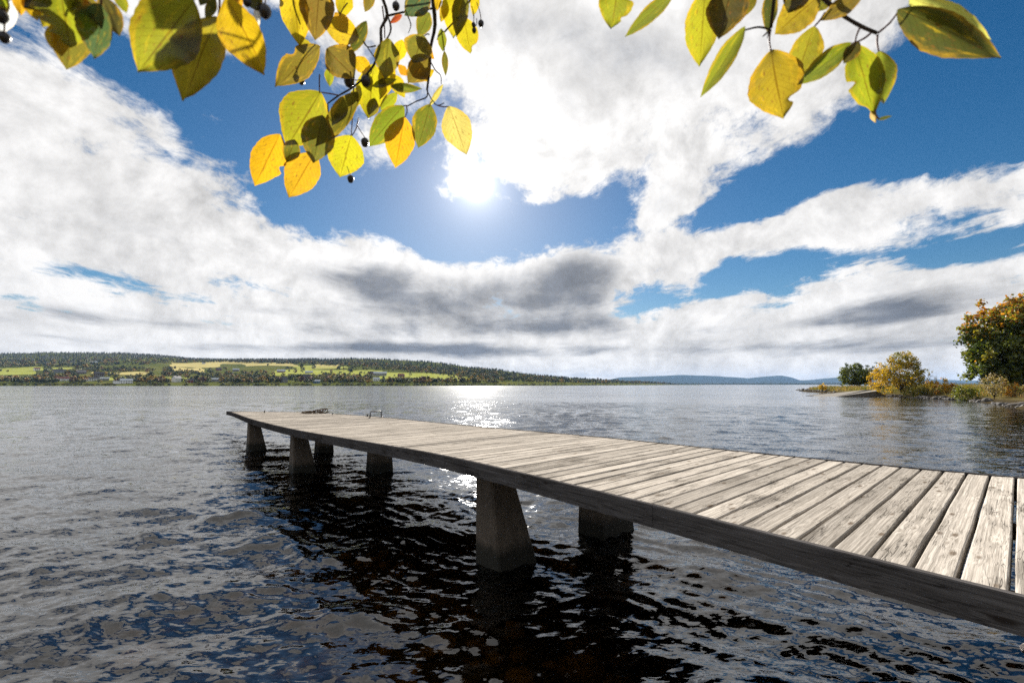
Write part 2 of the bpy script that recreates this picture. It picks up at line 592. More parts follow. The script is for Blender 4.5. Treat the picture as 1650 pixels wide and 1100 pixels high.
def mat_foliage(name, transl=0.45):
    """leaf colours come from the per-leaf colour attribute"""
    m, g, out = new_mat(name)
    at = g.node('ShaderNodeAttribute', attribute_name='leafcol').outputs['Color']
    df = g.node('ShaderNodeBsdfDiffuse', {'Color': at})
    tl = g.node('ShaderNodeBsdfTranslucent', {'Color': g.vmath('MULTIPLY', at, (1.25, 1.15, 0.6))})
    a = g.node('ShaderNodeMixShader', {0: transl, 1: df.outputs[0], 2: tl.outputs[0]})
    gs = g.node('ShaderNodeBsdfGlossy', {'Color': (1, 1, 1), 'Roughness': 0.5})
    b = g.node('ShaderNodeMixShader', {0: 0.03, 1: a.outputs[0], 2: gs.outputs[0]})
    g.l.new(b.outputs[0], out.inputs[0])
    return m


def mat_plain(name, col, rough=0.7, spec=0.3, var=0.25, scale=4.0, bump=0.0, metallic=0.0, space='Object'):
    m, g, out = new_mat(name)
    if space == 'Object':
        vec = g.node('ShaderNodeTexCoord').outputs['Object']
    else:
        vec = g.node('ShaderNodeNewGeometry').outputs['Position']
    n = g.noise(vec, scale, 5, 0.6)
    c = g.mix(g.remap(n, 0.3, 0.7, 0, 1), tuple(x * (1 - var) for x in col), tuple(min(1, x * (1 + var)) for x in col))
    nm = None
    if bump:
        nm = g.node('ShaderNodeBump', {'Strength': bump, 'Distance': 0.03, 'Height': n}).outputs[0]
    b = principled(g, out, c, rough, spec, nm)
    b.inputs['Metallic'].default_value = metallic
    return m


def mat_ground(name, cols, scales=(0.05, 0.4), wetline=None):
    m, g, out = new_mat(name)
    pos = g.node('ShaderNodeNewGeometry').outputs['Position']
    n = g.noise(pos, scales[0], 5, 0.6)
    n2 = g.noise(pos, scales[1], 5, 0.65)
    t = g.math('ADD', g.math('MULTIPLY', n, 0.6), g.math('MULTIPLY', n2, 0.4))
    k = len(cols)
    col = g.ramp(t, [(0.32 + 0.36 * i / max(1, k - 1), c) for i, c in enumerate(cols)])
    if wetline is not None:
        z = g.node('ShaderNodeSeparateXYZ', {0: pos}).outputs[2]
        nn = g.noise(pos, 3.0, 4, 0.6)
        wt = g.remap(g.math('ADD', z, g.math('MULTIPLY', g.math('SUBTRACT', nn, 0.5), 0.3)), wetline - 0.1, wetline + 0.2, 1, 0, True)
        st = g.ramp(g.noise(pos, 9.0, 5, 0.7), [(0.3, (0.018, 0.015, 0.010)), (0.7, (0.085, 0.066, 0.036))])
        col = g.mix(wt, col, st)
    principled(g, out, col, 1.0, 0.0)
    return m


M_WATER = mat_water()
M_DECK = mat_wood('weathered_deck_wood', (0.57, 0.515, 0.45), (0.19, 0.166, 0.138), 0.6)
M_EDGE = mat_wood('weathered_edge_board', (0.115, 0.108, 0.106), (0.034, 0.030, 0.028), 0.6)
M_BEAM = mat_wood('dark_beam_wood', (0.10, 0.08, 0.06), (0.05, 0.04, 0.03), 0.4)
M_CONC = mat_concrete('pillar_concrete', (0.145, 0.113, 0.083))
M_SLIP = mat_concrete('slipway_concrete', (0.20, 0.178, 0.148), False)
M_LEAF = mat_leaf()
M_TWIG = mat_plain('dark_twig', (0.035, 0.024, 0.018), 0.7, 0.3, 0.4, 60.0)
M_PETIOLE = mat_plain('reddish_petiole', (0.13, 0.045, 0.04), 0.6, 0.3, 0.3, 60.0)
M_BERRY = mat_plain('black_berry', (0.012, 0.009, 0.012), 0.35, 0.5, 0.3, 80.0)
M_STEEL = mat_plain('dark_steel', (0.05, 0.045, 0.04), 0.5, 0.5, 0.3, 30.0, metallic=0.6)
M_ROPE = mat_plain('old_rope', (0.10, 0.07, 0.045), 0.95, 0.1, 0.5, 40.0, bump=0.4)
M_FOL = mat_foliage('autumn_foliage')
M_FARFOL = mat_foliage('far_foliage', 0.5)
M_BARK = mat_plain('bark', (0.055, 0.043, 0.033), 0.9, 0.1, 0.4, 6.0, bump=0.5)
M_ROCK = mat_plain('shore_rock', (0.085, 0.078, 0.072), 0.85, 0.3, 0.5, 3.0, bump=0.8)
M_WETROCK = mat_plain('wet_rock', (0.09, 0.065, 0.055), 0.25, 0.6, 0.7, 18.0, bump=0.9)
M_DRIFT = mat_plain('driftwood', (0.33, 0.29, 0.25), 0.9, 0.1, 0.35, 8.0, bump=0.4)
M_GRASS = mat_foliage('dry_grass', 0.35)
M_SHORE = mat_ground('shore_ground', [(0.045, 0.04, 0.016), (0.09, 0.075, 0.028), (0.15, 0.115, 0.05)], (0.12, 1.3), 0.45)
M_HILL = mat_ground('hill_ground', [(0.04, 0.052, 0.016), (0.085, 0.095, 0.024), (0.16, 0.14, 0.045)], (0.006, 0.03))
M_BED = mat_ground('deep_bed', [(0.02, 0.018, 0.01), (0.035, 0.03, 0.018)], (0.02, 0.2))
M_MOUNT = mat_ground('mountain_forest', [(0.025, 0.035, 0.02), (0.04, 0.05, 0.03)], (0.001, 0.004))

# ================================================================== SETTING
# ------------------------------------------------------------------ near shore, bay and promontory (one ground sheet)
SHORE = np.array([(-400, -40), (-60, -6), (-20, -2.0), (-6, -0.9), (0, -0.6), (3.2, 0.1), (6.2, 1.6), (9.5, 4.2), (16, 9), (27, 17),
                  (38, 29), (46.5, 41), (49, 43.6), (58.5, 55), (66.5, 69), (69.0, 79), (70.5, 88), (76, 104), (86, 128),
                  (95, 150), (101, 158), (112, 163), (140, 172), (200, 190), (420, 240)], dtype=float)


def shore_sd(X, Y):
    """signed distance to the shore line, positive on land"""
    best = np.full(X.shape, 1e9)
    sign = np.zeros(X.shape)
    for a, b in zip(SHORE[:-1], SHORE[1:]):
        d = b - a
        L2 = d @ d
        t = np.clip(((X - a[0]) * d[0] + (Y - a[1]) * d[1]) / L2, 0, 1)
        qx, qy = X - (a[0] + t * d[0]), Y - (a[1] + t * d[1])
        dd = np.hypot(qx, qy)
        cr = d[0] * qy - d[1] * qx
        up = dd < best
        best = np.where(up, dd, best)
        sign = np.where(up, np.where(cr < 0, 1.0, -1.0), sign)
    return best * sign


def shore_z(X, Y):
    X = np.asarray(X, dtype=float)
    Y = np.asarray(Y, dtype=float)
    wob = fbm2(X * 0.22, Y * 0.22, 3, 4) * np.clip(np.hypot(X, Y) / 25, 0.15, 1) * 1.6
    d = shore_sd(X, Y) + wob
    land = 0.95 * (1 - np.exp(-np.maximum(d, 0) / 1.8)) + 0.018 * np.clip(d, 0, 60) \
        + np.clip(d, 0, 4) / 4 * 0.5 * fbm2(X * 0.12, Y * 0.12, 9, 4)
    water = np.where(d > -14, 0.10 * d, -1.4 + 0.16 * (d + 14))
    water = np.maximum(water, -5.0) + 0.05 * fbm2(X * 1.3, Y * 1.3, 5, 3)
    return np.where(d > 0, land, water)


gx = np.concatenate([np.arange(-60, -12, 3.0), np.arange(-12, 14, 0.35), np.arange(14, 130, 1.1), np.arange(130, 420, 8.0)])
gy = np.concatenate([np.arange(-60, -4, 3.0), np.arange(-4, 14, 0.35), np.arange(14, 200, 1.2), np.arange(200, 330, 8.0)])
GX, GY = np.meshgrid(gx, gy, indexing='ij')
GZ = shore_z(GX, GY)
nx, ny = GX.shape


def grid_faces(nx, ny):
    i = np.arange(nx - 1)[:, None] * ny + np.arange(ny - 1)[None, :]
    return np.stack([i, i + ny, i + ny + 1, i + 1], -1).reshape(-1, 4)


tag(link('shore_ground', mesh_np('shore_ground', np.stack([GX, GY, GZ], -1).reshape(-1, 3), grid_faces(nx, ny), True), M_SHORE), kind='structure')

th = np.linspace(0, 2 * math.pi, 97)[:-1]
rr = np.array([0.0, 400, 3000, 13500])
bv = [(0, 0, -5.4)] + [(r * math.cos(t), r * math.sin(t), -5.4) for r in rr[1:] for t in th]
bf = [(0, 1 + k, 1 + (k + 1) % 96) for k in range(96)]
for i in range(2):
    for k in range(96):
        a, b = 1 + i * 96 + k, 1 + i * 96 + (k + 1) % 96
        bf.append((a, a + 96, b + 96, b))
tag(link('lake_bed', mesh_py('lake_bed', bv, bf), M_BED), kind='structure')

# ------------------------------------------------------------------ lake surface with real waves
NA = 960
azs = np.radians(np.linspace(-76, 76, NA))
rs = [1.2]
while rs[-1] < 150:
    r = rs[-1]
    rs.append(r + max(0.014, 0.0062 * r) * (1.0 if r < 60 else 1.8))
while rs[-1] < 13000:
    rs.append(rs[-1] * 1.12)
rs = np.array(rs)
RR, AA = np.meshgrid(rs, azs, indexing='ij')
WX, WY = (RR * np.sin(AA)).astype(np.float32), (RR * np.cos(AA)).astype(np.float32)
near_rows = int((rs < 150).sum())
hx, hy, hr = WX[:near_rows], WY[:near_rows], RR[:near_rows].astype(np.float32)
H = np.zeros_like(hx)
wr = np.random.default_rng(4)
warpx = (fbm2(hx * 0.35, hy * 0.35, 21, 2) * 0.5).astype(np.float32)
warpy = (fbm2(hx * 0.35, hy * 0.35, 22, 2) * 0.5).astype(np.float32)
NW = 110
for i in range(NW):
    lam = 0.09 * (2.8 / 0.09) ** (i / (NW - 1))
    slope = 0.029 * math.exp(-(math.log(lam / 0.20) / 0.85) ** 2) + 0.0035 + 0.012 * math.exp(-(math.log(lam / 1.3) / 0.6) ** 2)
    ang = math.radians(-98 + wr.normal(0, 34))
    k = 2 * math.pi / lam
    fade = np.clip((lam / (0.0066 * hr + 0.012) - 2.2) / 2.5, 0, 1)
    H += (slope / k) * fade * np.sin(k * (math.cos(ang) * (hx + warpx) + math.sin(ang) * (hy + warpy)) + wr.random() * 6.283)
patch = 1.0 + 0.45 * fbm2(hx * 0.12, hy * 0.2, 31, 3).astype(np.float32)
H *= patch * np.clip(1.25 - hr / 160.0, 0.2, 1)
H *= np.clip((150 - hr) / 30, 0, 1)
# small sharp crests
H += 0.5 * np.maximum(H, 0) ** 2 / 0.05
WZ = np.zeros_like(WX)
WZ[:near_rows] = H
wm = mesh_np('lake_water', np.stack([WX, WY, WZ], -1).reshape(-1, 3), grid_faces(*WX.shape)[:, ::-1], True)
tag(link('lake_water', wm, M_WATER), kind='structure')

# ------------------------------------------------------------------ far shore hill
SKYL = np.array([(-700, 572), (-300, 570), (0, 567), (50, 566), (120, 565), (200, 567), (250, 570), (300, 576), (350, 577), (420, 576),
                 (470, 577), (520, 576), (570, 575), (620, 577), (680, 580), (720, 584), (760, 589), (800, 593), (850, 600),
                 (900, 605), (950, 609), (1000, 612), (1050, 615), (1090, 618), (1130, 619)], dtype=float)


def hill_px(px):
    """shore distance, ridge distance and ridge height along one bearing"""
    y = np.interp(px, SKYL[:, 0], SKYL[:, 1])
    Ds = np.interp(px, [-700, 0, 650, 760, 880, 1000, 1090, 1130], [900, 760, 760, 850, 1050, 1500, 2300, 2600])
    Dr = np.interp(px, [-700, 0, 700, 800, 900, 1000, 1090, 1130], [2500, 2300, 2100, 1900, 1900, 2300, 2900, 3000])
    tree = np.interp(px, [0, 700, 900, 1090], [10, 9, 8, 7])
    e = (HORIZON - y) / FPX
    zr = CAM_H + e * Dr / math.cos(0) - tree
    return Ds, Dr, np.maximum(zr, 0.6)


def px_dir(px):
    r = ray(px, HORIZON)
    d = r[:2]
    return d / d[1]                      # depth-parametrised horizontal direction


def hill_z(px, depth):
    Ds, Dr, zr = hill_px(px)
    t = (depth - Ds) / (Dr - Ds)
    tt = np.clip(t, 0, 1)
    z = 0.9 * np.clip(t * 40, 0, 1) + zr * (0.55 * tt + 0.45 * tt ** 1.8)
    z = np.where(t > 1, zr + 0.9 - (t - 1) * 26, z)
    z = np.where(t < 0, 30 * t * 3, z)
    u = (px - 825) / FPX
    X, Y = u * depth, depth
    z = z + np.clip(tt * 3, 0, 1) * np.clip(zr / 80, 0, 1) * 4.5 * fbm2(X * 0.006, Y * 0.006, 41, 4)
    return z


def hill_xyz(px, depth):
    d = px_dir(px)
    return np.array([d[0] * depth, depth, float(hill_z(np.array(float(px)), np.array(float(depth))))])


def hill_at(px, py):
    """point of the hillside seen at a pixel of the photograph"""
    Ds, Dr, _ = hill_px(px)
    e = (HORIZON - py) / FPX
    lo, hi = float(Ds) + 2, float(Dr)
    ds = np.linspace(lo, hi, 260)
    z = hill_z(np.full(260, float(px)), ds)
    el = (z - CAM_H) / ds
    k = int(np.argmax(el >= e)) if (el >= e).any() else 259
    return hill_xyz(px, ds[k])


pxs = np.concatenate([np.linspace(-700, -40, 40), np.linspace(-30, 1130, 290)])
ts = np.concatenate([np.linspace(-0.06, 0.0, 3), np.linspace(0.003, 1.0, 90), np.linspace(1.05, 1.7, 10)])
HV = []
for px in pxs:
    Ds, Dr, zr = hill_px(px)
    d = px_dir(px)
    dep = Ds + ts * (Dr - Ds)
    z = hill_z(np.full(len(ts), px), dep)
    HV.append(np.stack([d[0] * dep, dep, z], -1))
HV = np.array(HV)
tag(link('far_hill', mesh_np('far_hill', HV.reshape(-1, 3), grid_faces(len(pxs), len(ts))[:, ::-1], True), M_HILL), kind='structure')

# fields lying on the hillside
M_FIELDS = [mat_ground('meadow_green', [(0.22, 0.24, 0.05), (0.32, 0.33, 0.085)], (0.01, 0.05)),
            mat_ground('stubble_yellow', [(0.34, 0.29, 0.11), (0.44, 0.37, 0.16)], (0.01, 0.05)),
            mat_ground('ploughed_brown', [(0.17, 0.12, 0.06), (0.22, 0.17, 0.09)], (0.01, 0.05))]


def field(px0, px1, ytop, ybot, kind, skew=0.0):
    n, k = 14, 8
    V = []
    for i in range(n + 1):
        a = i / n
        px = px0 + (px1 - px0) * a
        sl_ = (px1 - px0) * 0.16
        yt = ytop + skew * (a - 0.5) + 0.8 * math.sin(a * 7 + px0)
        yb = ybot + skew * (a - 0.5) + 0.8 * math.sin(a * 5 + px1)
        p0, p1 = hill_at(px, yb), hill_at(px, yt)
        for j in range(k + 1):
            dep = p0[1] + (p1[1] - p0[1]) * j / k
            end = sl_ * (j / k) * ((1 - a) * math.sin(px0 * 1.7) + a * math.sin(px1 * 2.3)) + 2.0 * math.sin(j * 1.3 + px0) * (abs(a - 0.5) > 0.48)
            q = hill_xyz(px + end, dep)
            V.append((q[0], q[1], q[2] + 0.6))
    f = grid_faces(n + 1, k + 1)[:, ::-1]
    return tag(link('field', mesh_np('field', V, f, True), M_FIELDS[kind]), kind='structure')


FIELDS = [(-60, 62, 592, 604, 0), (-60, 40, 605, 612, 2), (40, 120, 592, 597, 0), (270, 350, 584, 592, 1), (150, 230, 600, 604, 1),
             (230, 330, 608, 614, 0), (395, 480, 585, 590, 1), (280, 330, 593, 599, 1), (430, 560, 596, 605, 0), (330, 420, 582, 586, 1),
             (500, 545, 588, 594, 1), (560, 620, 597, 606, 0), (610, 760, 601, 613, 0, 3), (720, 770, 606, 611, 0),
             (110, 200, 608, 613, 0), (880, 905, 607, 610, 0), (480, 560, 590, 595, 0), (915, 935, 610, 612, 0)]
for args in FIELDS:
    field(*args)

# ------------------------------------------------------------------ low far shore and blue mountains
def strip(name, pts, depth, base, mat, thick, jag=0.0, seed=0):
    """a ridge of real depth following a skyline given as bearings and heights"""
    pts = np.array(pts, dtype=float)
    xs = np.linspace(pts[0, 0], pts[-1, 0], 160)
    ys = np.interp(xs, pts[:, 0], pts[:, 1])
    V = []
    prof = [(-1.0, 0.0), (-0.6, 0.35), (-0.3, 0.75), (0.0, 1.0), (0.4, 0.6), (1.0, 0.0)]
    jn = fbm2(xs * 0.05, xs * 0 + 3.3, seed, 4)
    for x, y, j in zip(xs, ys, jn):
        d = px_dir(x)
        h = CAM_H + (HORIZON - y) / FPX * depth + j * jag
        for o, a in prof:
            dep = depth + o * thick
            V.append((d[0] * dep, dep, base + (h - base) * a))
    return tag(link(name, mesh_np(name, V, grid_faces(len(xs), len(prof))[:, ::-1], True), mat), kind='structure')


strip('far_shore', [(985, 619.2), (1010, 617.6), (1100, 617.4), (1300, 617.2), (1500, 617.2), (1900, 617.3)], 5200, -3, M_MOUNT, 500, 2.0, 5)
strip('mountain', [(940, 619), (985, 611), (1000, 608), (1050, 606), (1100, 603.8), (1150, 605.6), (1205, 609), (1235, 606), (1262, 604.8),
                   (1276, 607.5), (1291, 612.5), (1310, 611.5), (1330, 609.5), (1360, 607.6), (1420, 607.5), (1500, 611), (1600, 614), (1700, 619)],
      11800, -3, M_MOUNT, 1500, 12.0, 6)

# ================================================================== JETTY
DECK_AZ = math.radians(-39.25)
DD = np.array([math.sin(DECK_AZ), math.cos(DECK_AZ)])          # outward along the jetty
DE = np.array([DD[1], -DD[0]])                                  # across it, away from the camera
ZK = [(-8, 1.34), (0, 1.352), (2.5, 1.372), (5, 1.374), (8, 1.286), (11, 1.206), (14.5, 1.154), (18, 1.10), (24, 1.01), (30, 0.95)]
ZA = np.array(ZK)
_s = np.linspace(-8, 30, 400)
_z = np.interp(_s, ZA[:, 0], ZA[:, 1])
_z = np.convolve(np.pad(_z, 12, mode='edge'), np.ones(25) / 25, mode='valid')


def deck_z(s):
    return np.interp(s, _s, _z)


EDGE_L = [(364.8, 662.4), (391, 671), (410.6, 677), (430, 682), (465, 690.5), (490.6, 695.6), (522, 701), (550, 705.8), (585, 711.6),
          (620, 717.5), (666.4, 725.8), (718.7, 735), (750, 741.2), (776, 747), (813, 756), (856, 767), (904, 779.5), (940, 788.5),
          (991, 801), (1049, 815.2), (1100, 828), (1150, 840), (1191, 850), (1350, 889.5), (1475, 921), (1650, 967)]
EDGE_R = [(489, 663.6), (524.5, 665.6), (550, 667), (593.6, 670.2), (643, 674.8), (695.5, 679.6), (745, 684), (810, 690), (871, 696),
          (920, 700.3), (1025.5, 710), (1125, 719.5), (1225.5, 729.3), (1350, 741.8), (1522, 758.6), (1650, 770.5)]


def to_deck(px, py):
    r = ray(px, py)
    ts_ = np.linspace(1.0, 60, 4000)
    P = np.array([0, 0, CAM_H])[None] + ts_[:, None] * r[None] / r[1]
    s = P[:, :2] @ DD
    g_ = P[:, 2] - deck_z(s)
    k = int(np.argmax(g_ < 0))
    return float(s[k]), float(P[k, :2] @ DE)


def edge_curve(pts):
    q = sorted(to_deck(*p) for p in pts)
    s = np.array([a for a, b in q])
    c = np.array([b for a, b in q])
    co = np.polyfit(s, c, 5)
    def fn(x):
        x = np.asarray(x, dtype=float)
        xc = np.clip(x, s.min(), s.max())
        return np.polyval(co, xc)
    return fn, s.min(), s.max()


cl_fn, cl0, cl1 = edge_curve(EDGE_L)
cr_fn, cr0, cr1 = edge_curve(EDGE_R)
S_FAR_L, S_FAR_R = cl1, cr1
S_NEAR = -3.2


def deck_pt(s, c, dz=0.0):
    p = DD * s + DE * c
    return np.array([p[0], p[1], float(deck_z(s)) + dz])


jetty = thing('wooden_jetty', (*deck_pt(5, 4.4)[:2], 0.0),
              'long weathered grey plank jetty running out over the lake on concrete pillars', 'jetty')
JO = Vector(jetty.location)
EDGE_T, EDGE_H = 0.048, 0.172
PL_T = 0.07
PITCH_P = 0.163
PLANK_AZ = math.radians(48.0)
pd = np.array([math.sin(PLANK_AZ), math.cos(PLANK_AZ)])
sk = (pd @ DD) / (pd @ DE)                                       # how far a plank drifts outward per metre across
pr = random.Random(5)


def plank_mesh(cL0, cL1, cR0, cR1, rise):
    """a bevelled plank given the world positions of its four top corners"""
    L0, L1, R0, R1 = (Vector(c) for c in (cL0, cL1, cR0, cR1))
    org = (L0 + L1 + R0 + R1) / 4
    ax = ((R0 + R1) - (L0 + L1)).normalized()
    yy = Vector((0, 0, 1)).cross(ax).normalized()
    zz = ax.cross(yy)
    M = Matrix((ax, yy, zz)).transposed().to_4x4()
    M.translation = org
    Mi = M.inverted()
    l0, l1, r0, r1 = (Mi @ c for c in (L0, L1, R0, R1))
    b = 0.006
    V, F = [], []
    nseg = 6
    for i in range(nseg + 1):
        t = i / nseg
        a0, a1 = l0.lerp(r0, t), l1.lerp(r1, t)
        wob = 0.0 if i in (0, nseg) else pr.uniform(-0.003, 0.003)
        cup = 0.004 * rise[0]
        zc = 0.0 if i in (0, nseg) else pr.uniform(-0.0025, 0.0025)
        z0, z1 = rise[1] + zc, rise[2] + zc
        ring = [(a0.x, a0.y + wob, a0.z - PL_T), (a0.x, a0.y + wob, a0.z + z0 - b), (a0.x, a0.y + wob + b, a0.z + z0),
                ((a0.x + a1.x) / 2, (a0.y + a1.y) / 2, (a0.z + a1.z) / 2 + (z0 + z1) / 2 - cup),
                (a1.x, a1.y + wob - b, a1.z + z1), (a1.x, a1.y + wob, a1.z + z1 - b), (a1.x, a1.y + wob, a1.z - PL_T)]
        V += ring
    k = 7
    for i in range(nseg):
        for j in range(k):
            j2 = (j + 1) % k
            F.append((i * k + j, i * k + j2, (i + 1) * k + j2, (i + 1) * k + j))
    F.append(tuple(range(k))[::-1])
    F.append(tuple(nseg * k + j for j in range(k)))
    me = mesh_py('plank', V, F)
    return me, M


def line_hit(s0, fn, inset):
    """where the plank line that starts at outward distance s0 on the jetty axis c=3 meets an edge"""
    c = float(fn(s0)) + inset
    for _ in range(6):
        s = s0 + (c - 3.0) * sk
        c = float(fn(s)) + inset
    return s0 + (c - 3.0) * sk, c


n_planks = 0
s = S_NEAR
while True:
    w = PITCH_P * pr.uniform(0.96, 1.05)
    gap = pr.uniform(0.016, 0.024) if s > 3 else pr.uniform(0.018, 0.024)
    s0, s1 = s, s + w - gap
    sl0, c_l0 = line_hit(s0, cl_fn, EDGE_T + 0.004)
    sl1, c_l1 = line_hit(s1, cl_fn, EDGE_T + 0.004)
    sr0, c_r0 = line_hit(s0, cr_fn, -EDGE_T - 0.004)
    sr1, c_r1 = line_hit(s1, cr_fn, -EDGE_T - 0.004)

    def far_lim(c):
        ca, cb = float(cl_fn(S_FAR_L)), float(cr_fn(S_FAR_R))
        return S_FAR_L + (S_FAR_R - S_FAR_L) * (c - ca) / (cb - ca)
    # the outer end of the jetty is cut at an angle: shorten planks that run past it
    if sr0 > far_lim(c_r0) - 0.06 or sr1 > far_lim(c_r1) - 0.06:
        k0 = (far_lim(c_r0) - 0.06)
        for lo in np.linspace(c_r1, c_l1, 200):
            if s1 + (lo - 3.0) * sk <= far_lim(lo) - 0.06:
                break
        c_r1 = c_r0 = float(lo)
        sr1, sr0 = s1 + (lo - 3.0) * sk, s0 + (lo - 3.0) * sk
        if c_r1 - c_l1 < 0.35:
            break
    rise = (pr.uniform(0.1, 1.0), pr.uniform(-0.003, 0.004), pr.uniform(-0.003, 0.004))
    me, M = plank_mesh(deck_pt(sl0, c_l0), deck_pt(sl1, c_l1), deck_pt(sr0, c_r0), deck_pt(sr1, c_r1), rise)
    o = link('plank', me, M_DECK, jetty)
    M.translation -= JO
    o.matrix_local = M
    n_planks += 1
    s += w


def sweep_board(name, sa, sb, fn, c0, c1, z0, z1, mat, step=0.5, top_bevel=0.006):
    n = max(2, int(abs(sb - sa) / step))
    mid = deck_pt((sa + sb) / 2, float(fn((sa + sb) / 2)))
    ang = DECK_AZ
    R = Matrix.Rotation(math.pi / 2 - ang, 4, 'Z')               # local x runs along the jetty
    M = R.copy()
    M.translation = Vector(mid)
    Mi = M.inverted()
    V, F = [], []
    b = top_bevel
    for i in range(n + 1):
        ss = sa + (sb - sa) * i / n
        c = float(fn(ss))
        for (cc, zz) in ((c0, z0), (c0, z1 - b), (c0 + b * np.sign(c1 - c0), z1), (c1 - b * np.sign(c1 - c0), z1), (c1, z1 - b), (c1, z0)):
            V.append(Mi @ Vector(deck_pt(ss, c + cc, zz)))
    k = 6
    for i in range(n):
        for j in range(k):
            j2 = (j + 1) % k
            F.append((i * k + j, (i + 1) * k + j, (i + 1) * k + j2, i * k + j2))
    F.append(tuple(range(k)))
    F.append(tuple(n * k + j for j in range(k))[::-1])
    me = mesh_py(name, V, F)
    o = link(name, me, mat, jetty)
    M.translation -= JO
    o.matrix_local = M
    return o


def s_of(px, py):
    return to_deck(px, py)[0]


jL = [S_NEAR, s_of(1049, 815.2), s_of(718.7, 735), 9.6, 14.2, 18.6, S_FAR_L]
for a, b in zip(jL[:-1], jL[1:]):
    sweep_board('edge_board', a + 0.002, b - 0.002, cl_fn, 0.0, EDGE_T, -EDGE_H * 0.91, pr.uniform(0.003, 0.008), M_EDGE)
jR = [S_NEAR, 1.9, 6.3, 10.8, 15.2, S_FAR_R]
for a, b in zip(jR[:-1], jR[1:]):
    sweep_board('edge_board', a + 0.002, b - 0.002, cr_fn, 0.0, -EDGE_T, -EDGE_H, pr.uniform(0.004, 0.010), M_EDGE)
# outer end board
pa, pb = deck_pt(S_FAR_L, float(cl_fn(S_FAR_L)) + EDGE_T), deck_pt(S_FAR_R, float(cr_fn(S_FAR_R)) - EDGE_T)
dv = Vector(pb) - Vector(pa)
nv = Vector((-dv.y, dv.x, 0)).normalized()
mb = MB()
P4 = []
for p in (pa, pb):
    for off in (0.0, -EDGE_T):
        for zz in (-EDGE_H, 0.004):
            q = Vector(p) + nv * (off + 0.0)
            P4.append(q + Vector((0, 0, zz)) - JO)
mb.add(P4, [(0, 1, 3, 2), (4, 6, 7, 5), (0, 4, 5, 1), (2, 3, 7, 6), (1, 5, 7, 3), (0, 2, 6, 4)])
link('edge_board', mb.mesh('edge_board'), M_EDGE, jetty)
# stringers under the deck
for frac in (0.075, 0.5, 0.925):
    fn = (lambda f: (lambda ss: float(cl_fn(ss)) * (1 - f) + float(cr_fn(ss)) * f))(frac)
    sweep_board('stringer', S_NEAR, min(S_FAR_L, S_FAR_R) - 0.5, fn, -0.05, 0.05, -PL_T - 0.10, -PL_T - 0.002, M_BEAM, 0.8)


# concrete pillars: upright outer side, the others splayed towards the foot
def pillar(px, py, wa, wc, ta, tc, top_s_shift=0.0, mirror=False, foot=-1.6):
    p = on_plane(px, py)[:2]
    s0, c0 = p @ DD, p @ DE                                      # waterline corner nearest the camera
    if mirror:
        cuts = (c0, c0 + wc)
    zt = float(deck_z(s0 + wa / 2)) - EDGE_H + 0.001
    rings = []
    n = 5
    for i in range(n):
        z = foot + (zt - foot) * i / (n - 1)
        t = z / zt                                               # 0 at the water, 1 at the top
        sa = s0 + (wa - ta) * t
        sb = s0 + wa
        if mirror:
            ca, cb = c0 + (wc - tc) * t * 0.5, c0 + wc - (wc - tc) * t * 0.5
        else:
            ca, cb = c0, c0 + wc - (wc - tc) * t
        bv_ = 0.025
        ring = []
        for (ss, cc) in ((sa + bv_, ca), (sb - bv_, ca), (sb, ca + bv_), (sb, cb - bv_), (sb - bv_, cb), (sa + bv_, cb), (sa, cb - bv_), (sa, ca + bv_)):
            q = DD * ss + DE * cc
            ring.append(Vector((q[0], q[1], z)) - JO)
        rings.append(ring)
    V = [v for r in rings for v in r]
    F = []
    for i in range(n - 1):
        for j in range(8):
            j2 = (j + 1) % 8
            F.append((i * 8 + j, (i + 1) * 8 + j, (i + 1) * 8 + j2, i * 8 + j2))
    F.append(tuple(range(8)))
    F.append(tuple((n - 1) * 8 + j for j in range(8))[::-1])
    return link('pillar', mesh_py('pillar', V, F), M_CONC, jetty)


pillar(805, 925, 0.52, 0.62, 0.32, 0.34)
pillar(473, 765.5, 0.50, 0.56, 0.30, 0.33)
pillar(400.5, 727, 0.50, 0.56, 0.30, 0.34)
pillar(971, 872, 0.5, 0.78, 0.36, 0.62, mirror=True)
pillar(601, 763, 0.5, 0.56, 0.36, 0.46, mirror=True)
pillar(513, 731.5, 0.5, 0.50, 0.36, 0.42, mirror=True)

# steel grab handle on the lake side
sH, cH = to_deck(614.5, 672.4)
cH = float(cr_fn(sH)) - 0.10
pts = []
hw, hh = 0.19, 0.20
for (a, z) in ((-hw - 0.05, 0.0), (-hw - 0.005, 0.004), (-hw, 0.03), (-hw, hh - 0.05), (-hw + 0.015, hh - 0.012), (-hw + 0.05, hh),
               (hw - 0.05, hh), (hw - 0.015, hh - 0.012), (hw, hh - 0.05), (hw, 0.03), (hw + 0.005, 0.004), (hw + 0.05, 0.0)):
    pts.append(Vector(deck_pt(sH, cH - hw + a, z + 0.012)) - JO)
V, F = tube(pts, [0.019] * len(pts), 8)
link('grab_handle', mesh_py('grab_handle', V, F, True), M_STEEL, jetty)


def small_cleat(px, py, size):
    s_, c_ = to_deck(px, py)
    p = Vector(deck_pt(s_, c_)) - JO
    mb = MB()
    d3, e3 = Vector((*DD, 0)), Vector((*DE, 0))
    V, F = tube([p, p + Vector((0, 0, size * 0.6))], [size * 0.18, size * 0.15], 6)
    mb.add(V, F)
    V, F = tube([p + Vector((0, 0, size * 0.6)) - d3 * size * 0.7 + Vector((0, 0, size * .1)), p + Vector((0, 0, size * 0.6)),
                 p + Vector((0, 0, size * 0.7)) + d3 * size * 0.7], [size * 0.08, size * 0.15, size * 0.08], 6)
    mb.add(V, F)
    link('cleat', mb.mesh('cleat', True), M_STEEL, jetty)


